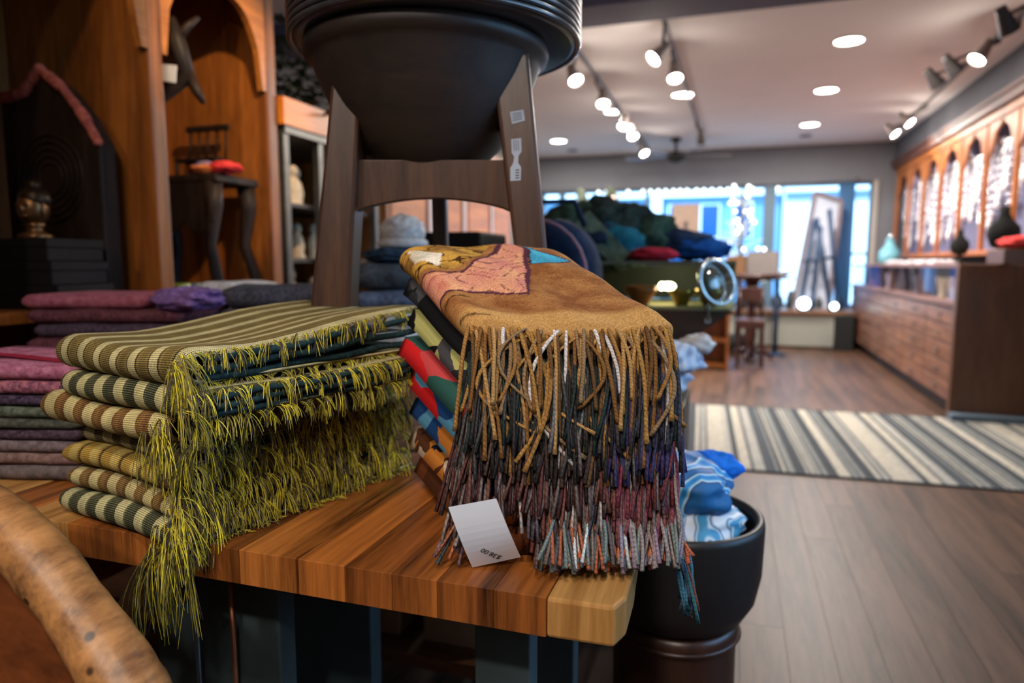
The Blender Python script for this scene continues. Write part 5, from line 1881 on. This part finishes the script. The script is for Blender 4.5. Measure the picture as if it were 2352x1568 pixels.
# ================================================================ JEWELLERY WALL
M_arch = wood('arch_wood', lin(116, 62, 26), lin(186, 112, 52), 'Z', 4, .1, .4)
M_jb = plain('jewellery_backboard', lin(96, 98, 128), .7, 0, .1)
jw = thing('jewellery_wall_cabinet', 'wall cabinet of pointed wooden arches filled with glittering necklaces, right wall', 'cabinet', (2.14, 7.6, 1.2))
jL = Vector((2.14, 7.6, 1.2))
JY0, JN, JW = 4.9, 8, .69
MB().box((2.135, JY0, 1.22), (2.295, JY0 + JN * JW, 2.36)).build('back_board', M_jb, jw, local=jL)
MB().box((1.98, JY0, 1.19), (2.27, JY0 + JN * JW, 1.235)).build('bottom_shelf', M_arch, jw, bevel=.006, local=jL)
MB().box((1.99, JY0, 2.30), (2.27, JY0 + JN * JW, 2.365)).build('top_rail', M_arch, jw, local=jL)
for i in range(JN + 1):
    y = JY0 + i * JW
    MB().box((2.0, y - .022, 1.2355), (2.04, y + .022, 2.2995)).build('pillar', M_arch, jw, bevel=.008, local=jL)
for i in range(JN):
    y0, y1 = JY0 + i * JW + .0355, JY0 + (i + 1) * JW - .0355
    pts = []
    n = 20
    for k in range(n + 1):
        q_ = k / n
        w = abs(2 * q_ - 1)
        z = 2.275 - .30 * (w ** 1.8) + .015 * math.cos(q_ * PI * 8)
        pts.append((2.01, y0 + (y1 - y0) * q_, z))
    pts += [(2.01, y1, 2.2995), (2.01, y0, 2.2995)]
    MB().prism(pts, (.025, 0, 0)).build('pointed_arch', M_arch, jw, local=jL)
M_gem = plain('silver_beads', lin(232, 230, 236), .18, .85, .1, 60)
M_gem2 = plain('crystal_beads', lin(240, 238, 244), .3, .1, .1, 60)
rn = random.Random(31)
neck = []
for v in range(5):
    mb = MB()
    Lh = .34 + .09 * v
    n = 26
    for k in range(n):
        q_ = k / (n - 1)
        y = .055 * math.sin(q_ * 2 * PI) * (1 - .4 * q_)
        a = q_ * 2 * PI
        yy = .06 * math.sin(a)
        zz = -Lh / 2 + Lh / 2 * math.cos(a)
        mb.ball((rn.uniform(-.008, .008), yy, zz), rn.uniform(.015, .026), 6, 4)
    mb.tube([(0, .06 * math.sin(a_), -Lh / 2 + Lh / 2 * math.cos(a_)) for a_ in [2 * PI * i_ / 24 for i_ in range(25)]], .005, 4)
    mb.tube([(0, 0, -Lh + .01), (-.008, 0, -Lh - .03)], .005, 4)
    mb.ball((-.01, 0, -Lh - .03), .034, 8, 6, (.6, 1, 1.3))
    me = mb.build('necklace', [M_gem if v % 2 else M_gem2], None, True)
    neck.append(me)
first = {id(o): True for o in neck}
nlab = ['nearest', 'second', 'third', 'fourth', 'fifth', 'sixth', 'seventh', 'farthest']
for i in range(JN):
    for k in range(5):
        src = neck[rn.randrange(5)]
        if first.pop(id(src), None):
            o = src
        else:
            o = src.copy()
            COL.objects.link(o)
        y = JY0 + i * JW + .09 + k * (JW - .18) / 4
        o.location = (2.105, y, 2.10 + rn.uniform(-.05, .10))
        tag(o, 'glittering silver necklace, %s from the right in the %s arch of the right wall cabinet' % (['first', 'second', 'third', 'fourth', 'last'][k], nlab[i]), 'necklace', 'necklaces in the wall arches')
for o in neck:
    if id(o) in first:
        bpy.data.objects.remove(o)
for i in range(0, JN, 1):
    y = JY0 + (i + .5) * JW
    lamp('arch_lamp', 'SPOT', (2.045, y, 2.285), 5, (1.0, .90, .82), (2.14, y, 1.55), .02, 130)

# ================================================================ FAR END OF THE SHOP
ws = thing('window_bench', 'low window bench with brown top and pale grey-green front below the shop window', 'bench', (.5, 10.1, 0))
wL = Vector((.5, 10.1, 0))
M_wbt = wood('window_bench_top', lin(78, 54, 40), lin(120, 86, 62), 'X', 4, .1, .45)
MB().box((-2.6, 9.72, .44), (1.50, 10.46, .50)).build('top', M_wbt, ws, bevel=.006, local=wL)
M_pgg = plain('grey_green_panel', lin(150, 152, 144), .8, 0, .05)
for k in range(4):
    x = -2.58 + k * 1.02
    MB().box((x, 9.76, .03), (x + 1.0, 9.80, .439)).build('front_panel', M_pgg if k else M_pgg, ws, bevel=.004, local=wL)
MB().box((-2.6, 9.801, 0), (1.48, 10.46, .438)).build('carcass', M_wbt, ws, local=wL)
BT = .5006
bn2 = single(MB().box((1.24, 9.62, 0), (1.47, 9.70, .46)), 'dark_bin', M_velvet, 'narrow black bin standing at the right end of the window bench', 'bin', (1.35, 9.66, 0), bevel=.01)

# leaning framed panel and folded easel in the window
ln = thing('leaning_panel', 'tall pale framed panel leaning in the shop window behind the easel', 'panel', (1.0, 10.1, BT))
c4 = [at_y(*q, y_) for q, y_ in (((1822, 655), 10.0), ((1872, 442), 10.30), ((1932, 462), 10.30), ((1905, 655), 10.0))]
off = Vector((1.0, 10.1, BT))
c4[0].z = c4[3].z = BT + .002
nn = Vector((0, .03, 0))
MB().prism(c4, nn).build('board', plain('pale_board', lin(170, 178, 196), .6, 0, .06), ln, local=off)
bd = plain('taupe_frame', lin(120, 110, 116), .6)
for i in range(4):
    a, b = c4[i], c4[(i + 1) % 4]
    MB().tube([a - nn * .5, b - nn * .5], .035, 6).build('frame_bar', bd, ln, local=off)
ez = thing('folding_easel', 'dark blue folding easel standing in the shop window before the leaning panel', 'easel', (1.0, 9.85, BT))
eo = Vector((1.0, 9.85, BT))
M_eb = plain('dark_blue_metal', lin(26, 54, 84), .5, .2)
for a, b in (((1838, 660), (1872, 505)), ((1865, 660), (1885, 520)), ((1912, 660), (1876, 500)), ((1930, 640), (1905, 480))):
    p, q = at_y(*a, 9.85), at_y(*b, 9.92)
    p.z = BT + .002
    MB().tube([p, q], .028, 8).build('leg', M_eb, ez, True, local=eo)
p, q = at_y(1846, 600, 9.86), at_y(1920, 590, 9.86)
MB().tube([p, q], .022, 8).build('crossbar', M_eb, ez, True, local=eo)
# little globe lamps on the bench
M_led = emis('blue_white_globe', (.75, .92, 1, 1), 9)
M_led2 = emis('dim_blue_globe', (.25, .62, .95, 1), 1.6)
for (px, py, r, m, lab) in ((1847, 690, .075, M_led, 'bright blue-white globe lamp on the window bench'), (1917, 694, .045, M_led, 'small blue-white globe lamp at the right end of the window bench')):
    q = at_y(px, py, 9.76)
    g = thing('globe_lamp', lab, 'lamp', (q.x, 9.78, BT))
    MB().lathe([(0, 0), (r * .7, 0), (r * .6, .02), (0, .02)], 20).build('base', M_eb, g, True)
    MB().ball((0, 0, .018 + r), r, 18, 12).build('globe', m, g, True)
dk = [(1705, .20, .25), (1745, .16, .30), (1785, .18, .22), (1815, .12, .26), (1880, .12, .16), (1925, .14, .18)]
for i, (px, w, h) in enumerate(dk):
    q = at_y(px, 690, 10.0)
    v = thing('dark_vase', 'dark stoneware vase on the window bench, %s from the left' % ['first', 'second', 'third', 'fourth', 'fifth', 'sixth'][i], 'vase', (q.x, 10.0, BT), 0, 'dark vases on the window bench')
    MB().lathe([(0, 0), (w * .3, 0), (w * .48, h * .35), (w * .45, h * .7), (w * .22, h * .9), (w * .28, h), (w * .2, h), (0, h * .8)], 20).build('body', plain('dark_stoneware', lin(50, 52, 56), .4, 0, .2) if i == 0 else bpy.data.materials['dark_stoneware'], v, True)
    MB().torus((0, 0, h * .9), w * .22, .008, 18, 6).build('collar', bpy.data.materials['dark_stoneware'], v, True)

# chair, pedestal table and boxes
M_mah = wood('mahogany', lin(32, 17, 15), lin(68, 38, 32), 'Z', 5, .15, .35)
p0, p1 = at_y(1692, 730, 7.9), at_y(1757, 730, 7.9)
cw_ = (p1.x - p0.x)
ch_ = thing('dark_chair', 'dark mahogany chair standing on the far floor before the window bench', 'chair', ((p0.x + p1.x) / 2, 7.9, 0))
sh = .52
MB().box((-cw_ / 2, -.16, sh - .10), (cw_ / 2, .18, sh)).build('seat', M_mah, ch_, bevel=.012)
for sx in (-1, 1):
    for y in (-.14, .15):
        MB().hexa([(sx * (cw_ / 2 - .02) - .018, y - .018, 0), (sx * (cw_ / 2 - .02) + .018, y - .018, 0), (sx * (cw_ / 2 - .02) + .018, y + .018, 0), (sx * (cw_ / 2 - .02) - .018, y + .018, 0)],
                  [(sx * (cw_ / 2 - .03) - .022, y - .02, sh - .10), (sx * (cw_ / 2 - .03) + .022, y - .02, sh - .10), (sx * (cw_ / 2 - .03) + .022, y + .02, sh - .10), (sx * (cw_ / 2 - .03) - .022, y + .02, sh - .10)]).build('leg', M_mah, ch_)
    MB().tube([(sx * (cw_ / 2 - .03), .16, sh), (sx * (cw_ / 2 - .03), .20, .86)], .018, 8).build('back_post', M_mah, ch_, True)
MB().box((-cw_ / 2 + .03, .17, .70), (cw_ / 2 - .03, .195, .86)).build('back_panel', M_mah, ch_, bevel=.008)
pt = thing('pedestal_table', 'red-brown round pedestal table behind the dark chair, holding cartons', 'table', (.19, 8.42, 0))
MB().lathe([(0, .93), (.26, .93), (.30, .96), (.30, 1.0), (0, 1.0)], 32).build('tabletop', M_mah, pt, True)
MB().lathe([(.06, .02), (.045, .1), (.07, .3), (.04, .6), (.08, .9), (.1, .9295)], 20).build('column', M_mah, pt, True)
for k in range(3):
    a = k * 2.094 + .4
    MB().tube([(.04 * math.cos(a), .04 * math.sin(a), .12), (.2 * math.cos(a), .2 * math.sin(a), .08), (.27 * math.cos(a), .27 * math.sin(a), .025)], [.03, .026, .022], 8).build('foot', M_mah, pt, True)
M_ctn = plain('brown_carton', lin(112, 82, 56), .85, 0, .08)
M_ctn2 = plain('grey_carton', lin(118, 112, 110), .85, 0, .06)
for (x0, x1, h, m, lab, rz) in ((-.09, .12, .20, M_ctn, 'small brown carton on the left of the round pedestal table', -.1), (.135, .46, .25, M_ctn2, 'larger pale grey carton on the right of the round pedestal table', -.12)):
    b = thing('carton', lab, 'box', ((x0 + x1) / 2, 8.40, 1.0006), rz)
    w = (x1 - x0) / 2
    MB().box((-w, -.12, 0), (w, .12, h)).build('body', m, b)
    MB().box((-w, -.12, h + .0005), (-.002, .12, h + .006)).build('flap', m, b)
    MB().box((.002, -.12, h + .0005), (w, .12, h + .006)).build('flap', m, b)
dq = at_y(1790, 640, 8.6)
ds = thing('side_table', 'slim pale side table with a round white dish, right of the pedestal table', 'table', (dq.x, 8.95, 0))
MB().lathe([(0, .93), (.2, .93), (.2, .955), (0, .955)], 28).build('tabletop', M_ctn2, ds, True)
MB().lathe([(.03, .02), (.03, .9295)], 14).build('column', M_eb, ds, True)
MB().lathe([(0, 0), (.14, 0), (.13, .02), (.03, .03), (0, .03)], 24).build('foot', M_eb, ds, True)
o = MB().lathe([(0, 0), (.09, 0), (.17, .06), (.18, .075), (.165, .075), (.08, .02), (0, .018)], 28).build('white_dish', plain('white_glaze', lin(226, 238, 246), .3), None, True)
o.location = (dq.x, 8.95, .9556)
tag(o, 'wide white dish on the slim side table near the window', 'dish')

# low orange shelf, brown notice column, garland tree and light tree
lw = thing('low_bookshelf', 'low orange wooden bookshelf on the far floor behind the glass case', 'shelf', (-.25, 7.6, 0))
for x0, x1 in ((-.36, -.33), (.18, .21)):
    MB().box((x0, -.15, 0), (x1, .15, .62)).build('side_panel', M_or, lw)
for z in (.03, .30, .585):
    MB().box((-.329, -.15, z), (.179, .15, z + .03)).build('shelf', M_or, lw)
MB().box((-.329, .13, .061), (.179, .149, .584)).build('back_panel', M_or, lw)
nc = thing('notice_column', 'tall taupe board on a stand in front of the left shop window', 'board', (-.60, 9.3, 0))
p, q = at_y(1545, 470, 9.3), at_y(1605, 565, 9.3)
MB().box((p.x + .60, -.04, q.z), (q.x + .60, .04, p.z)).build('board', plain('taupe_card', lin(150, 130, 116), .85, 0, .08), nc, bevel=.004)
MB().tube([((p.x + q.x) / 2 + .60, 0, .03), ((p.x + q.x) / 2 + .60, 0, q.z)], .03, 10).build('post', M_met, nc, True)
MB().box(((p.x + q.x) / 2 + .45, -.15, 0), ((p.x + q.x) / 2 + .75, .15, .03)).build('foot', M_met, nc)
MB().box(((p.x + q.x) / 2 + .58, -.052, q.z + .02), ((p.x + q.x) / 2 + .63, -.0405, p.z - .22)).build('hanging_strip', plain('dark_strip', lin(84, 72, 70), .8), nc)


def bulbtree(name, lab, cat, px, y, z0, z1, rad, n, mat_l, leafm, seed, group=None):
    c = at_y(px, 600, y)
    t = thing(name, lab, cat, (c.x, y, 0))
    rr = random.Random(seed)
    MB().tube([(0, 0, 0), (0, 0, z0 + .1), (0, 0, z1)], [.04, .03, .012], 8).build('trunk', M_dk, t, True)
    MB().lathe([(0, 0), (.16, 0), (.18, .22), (.15, .22), (0, .20)], 20).build('pot', M_velvet, t, True)
    for i in range(n):
        h = rr.uniform(0, 1)
        a = rr.uniform(0, 6.28)
        r_ = rad * (1 - h * .75) * rr.uniform(.4, 1)
        o = MB().ball((0, 0, 0), .021, 8, 6).build('bulb', mat_l, t, True)
        o.location = (r_ * math.cos(a), r_ * math.sin(a), z0 + h * (z1 - z0))
    mb = MB()
    for i in range(220 if leafm is M_leaf else 60):
        h = rr.uniform(0, 1)
        a = rr.uniform(0, 6.28)
        R_ = rad * (1 - h * .75)
        p1 = Vector((R_ * math.cos(a), R_ * math.sin(a), z0 + h * (z1 - z0) * .95 + rr.uniform(-.05, .05)))
        p0 = Vector((0, 0, p1.z + .1 if leafm is M_leaf else p1.z - .12))
        mb.tube([p0, (p0 + p1) / 2 + Vector((0, 0, .02)), p1], [.012, .02 if leafm is M_leaf else .008, .006], 4)
    o = mb.build('branches', leafm, t)
    o['kind'] = 'stuff'
    return t


M_lb = emis('fairy_bulb', (.86, .95, 1, 1), 3.5)
M_lbp = emis('pink_bulb', (1, .62, .55, 1), 1.6)
bulbtree('lighted_twig_tree', 'twig tree covered with white fairy lights in the middle of the shop window', 'tree', 1700, 9.85 - .75, .95, 2.10, .40, 30, M_lb, plain('white_twig', lin(190, 200, 206), .7), 3)
bulbtree('garland_tree', 'dark green garland tree with a few pink bulbs behind the garment heap', 'tree', 1400, 8.3, .8, 1.98, .36, 12, M_lbp, M_leaf, 4)
bulbtree('garland_tree', 'darker bushy garland tree far left in the window, behind the stool leg', 'tree', 1335, 9.5, .8, 2.10, .32, 5, M_lbp, M_leaf, 6)
# string of bulbs along the top of the window
sl_ = thing('string_lights', 'string of round white bulbs along the top of the shop window', 'lights', (-.8, 10.4, 2.15))
pxs = [1375, 1392, 1443, 1477, 1494, 1512, 1529, 1547, 1562, 1578, 1600, 1617, 1635, 1654, 1672, 1690, 1728, 1787]
wp = []
for px in pxs:
    q = at_y(px, 441 - (px - 1375) * .022, 10.4)
    o = MB().ball((0, 0, 0), .022, 10, 7).build('bulb', M_lb, sl_, True)
    o.location = q - Vector((-.8, 10.4, 2.15))
    wp.append(q - Vector((-.8, 10.4, 2.15)) + Vector((0, 0, .032)))
MB().tube([wp[0] + Vector((-1.2, 0, .05))] + wp + [wp[-1] + Vector((1.0, 0, .05))], .004, 5).build('cable', M_velvet, sl_)
for x in (wp[0].x - 1.2, wp[-1].x + 1.0):
    MB().box((x - .008, .0, wp[0].z + .03), (x + .008, .099, wp[0].z + .06)).build('hook', M_met, sl_)

# ================================================================ CEILING LIGHTS
M_lens = emis('lamp_lens', (1, .96, .88, 1), 22)
M_trk = plain('track_grey', lin(110, 100, 96), .5, .3, .1)
M_hd = plain('lamp_housing', lin(120, 108, 104), .5, .2, .1)
M_hdk = plain('lamp_housing_dark', lin(60, 56, 56), .5, .2, .1)


def track(name_lab, a, b, heads, zdrop=.03):
    """heads: (point, aim, lit)"""
    o = Vector(((a[0] + b[0]) / 2, (a[1] + b[1]) / 2, ZC))
    t = thing('track_light', name_lab, 'light', o)
    A, B = Vector((a[0], a[1], ZC - .018)), Vector((b[0], b[1], ZC - .018))
    MB().tube([A - o, B - o], .016, 6).build('rail', M_trk, t)
    for p, aim, lit in heads:
        f = (p[1] - a[1]) / (b[1] - a[1])
        base = A.lerp(B, f)
        hp = Vector(p)
        d = (Vector(aim) - hp).normalized()
        h = MB().tube([base - o, base - o + Vector((0, 0, -.05)), hp - d * .06 - o], .012, 6).build('lamp_arm', M_hdk, t)
        m = d.to_track_quat('Z', 'Y').to_matrix()
        hh = MB().lathe([(0, -.12), (.03, -.12), (.034, -.08), (.046, -.02), (.056, .035), (.055, .04), (.052, .035), (.051, .028)], 22, hp - o, tilt=m).build('lamp_head', M_hd if lit else M_hdk, t, True)
        MB().lathe([(0, .030), (.050, .030), (.046, .033), (0, .036)], 22, hp - o, tilt=m).build('lens', M_lens if lit else M_hdk, hh, True)
        if lit:
            lamp('track_spot', 'SPOT', hp + d * .06, 40, WARM2, hp + d * 2, .05, 90)
            lamp('track_fill', 'POINT', hp + d * .075, 3.5, WARM2, size=.04)  # point fill added at each lit head to brighten the ceiling


def hp_(px, py, z=2.52):
    q = at_z(px, py, z)
    return (q.x, q.y, q.z)


def tz(px, py):
    q = at_z(px, py, ZC)
    return (q.x, q.y)


H1 = [hp_(*q) for q in ((1320, 178), (1385, 232), (1433, 285), (1453, 308), (1478, 348))]
a1, b1 = (-1.20, 4.6), (-1.24, 10.1)
CAMV = Vector((0, 0, 1.2))
track('left ceiling track with five lit spotlights', a1, b1, [(h, Vector(h) + Vector((ox, -.55, -1.0)), True) for h, ox in zip(H1, (.5, .15, -.1, .3, .6))])
H2 = [hp_(*q) for q in ((1508, 128), (1550, 172), (1610, 320))]
a2, b2 = (-.515, 4.6), (-.47, 9.6)
track('middle ceiling track with two lit spotlights and one dark', a2, b2, [(H2[0], Vector(H2[0]) + Vector((-.8, -.6, -.9)), True), (H2[1], Vector(H2[1]) + Vector((.15, -.5, -1.0)), True), (H2[2], Vector(H2[2]) + Vector((0, 1, -1)), False)])
H3 = [hp_(2250, 128, 2.5), hp_(2192, 158, 2.52), hp_(2150, 188, 2.52), hp_(2085, 278, 2.56), hp_(2052, 303, 2.56), hp_(2315, 60, 2.5)]
a3, b3 = (1.70, 4.7), (1.82, 10.0)
track('right ceiling track over the counter, with lit and dark spotlights', a3, b3, [(H3[0], Vector(H3[0]) + Vector((-.6, -.3, -.9)), True), (H3[1], Vector(H3[1]) + Vector((.8, .2, -1)), False), (H3[2], Vector(H3[2]) + Vector((.8, .2, -1)), False),
      (H3[3], Vector(H3[3]) + Vector((.8, -.5, -1)), True), (H3[4], Vector(H3[4]) + Vector((.8, -.5, -1)), True), (H3[5], Vector(H3[5]) + Vector((.6, .4, -1)), False)])
dl = [((1950, 92), 'recessed downlight nearest, in the right row of the ceiling'), ((1898, 206), 'recessed downlight second in the right row of the ceiling'), ((1860, 285), 'recessed downlight third in the right row of the ceiling'),
      ((1283, 323), 'recessed downlight far left, beyond the stool leg'), ((1410, 255), 'recessed downlight between the spots of the left ceiling track'), ((1568, 216), 'recessed downlight just below the middle ceiling track spots')]
for (px, py), lab in dl:
    q = at_z(px, py, ZC)
    d = thing('downlight', lab, 'light', (q.x, q.y, ZC))
    MB().torus((0, 0, -.004), .105, .010, 32, 6).build('trim_ring', M_ceil, d, True)
    MB().lathe([(0, -.006), (.098, -.006), (.098, -.001), (0, -.001)], 32).build('lens', M_lens, d, True)
    lamp('downlight_lamp', 'AREA', (q.x, q.y, ZC - .02), 75, WARM2, (q.x, q.y, 0), .18)
for x, y, lab in ((.75, 4.0, 'added fill downlight over the striped rug, out of the frame'), (.75, 2.2, 'added fill downlight over the floor right of the bowl, out of the frame'), (.3, -1.35, 'added fill downlight behind the camera on the right, out of the frame'), (-1.0, -1.35, 'added fill downlight behind the camera, out of the frame')):  # unseen downlights added as fill for the foreground
    d = thing('downlight', lab, 'light', (x, y, ZC))
    MB().torus((0, 0, -.004), .105, .010, 32, 6).build('trim_ring', M_ceil, d, True)
    MB().lathe([(0, -.006), (.098, -.006), (.098, -.001), (0, -.001)], 32).build('lens', M_lens, d, True)
    lamp('downlight_lamp', 'AREA', (x, y, ZC - .02), 34 if y < 1 else 8, WARM2, (x, y, 0), .18)
for (px, py), lab in (((1850, 311), 'small round ceiling speaker beyond the third downlight'), ((1315, 345), 'small round ceiling speaker beyond the left downlight')):
    q = at_z(px, py, ZC)
    o = MB().lathe([(0, -.012), (.07, -.012), (.08, -.001), (0, -.001)], 28).build('ceiling_speaker', M_soff, None, True)
    o.location = (q.x, q.y, ZC)
    tag(o, lab, 'speaker')
fn_ = thing('ceiling_fan', 'dark ceiling fan with grey blades near the shop window', 'fan', (-.80, 9.4, ZC))
MB().lathe([(0, -.001), (.07, -.001), (.06, -.04), (.02, -.05), (.018, -.17), (.10, -.18), (.12, -.22), (.11, -.28), (.05, -.31), (0, -.315)], 28).build('motor', M_velvet, fn_, True)
for k in range(5):
    a = k * 2 * PI / 5 + .3
    m = Matrix.Rotation(a, 3, 'Z') @ Matrix.Rotation(.2, 3, 'X')
    pts = [m @ Vector(p) + Vector((0, 0, -.22)) for p in ((.10, -.03, 0), (.25, -.06, 0), (.70, -.07, 0), (.72, 0, 0), (.70, .07, 0), (.25, .06, 0), (.10, .03, 0))]
    MB().prism(pts, (0, 0, .008)).build('blade', plain('fan_blade', lin(110, 104, 108), .5) if k == 0 else bpy.data.materials['fan_blade'], fn_)
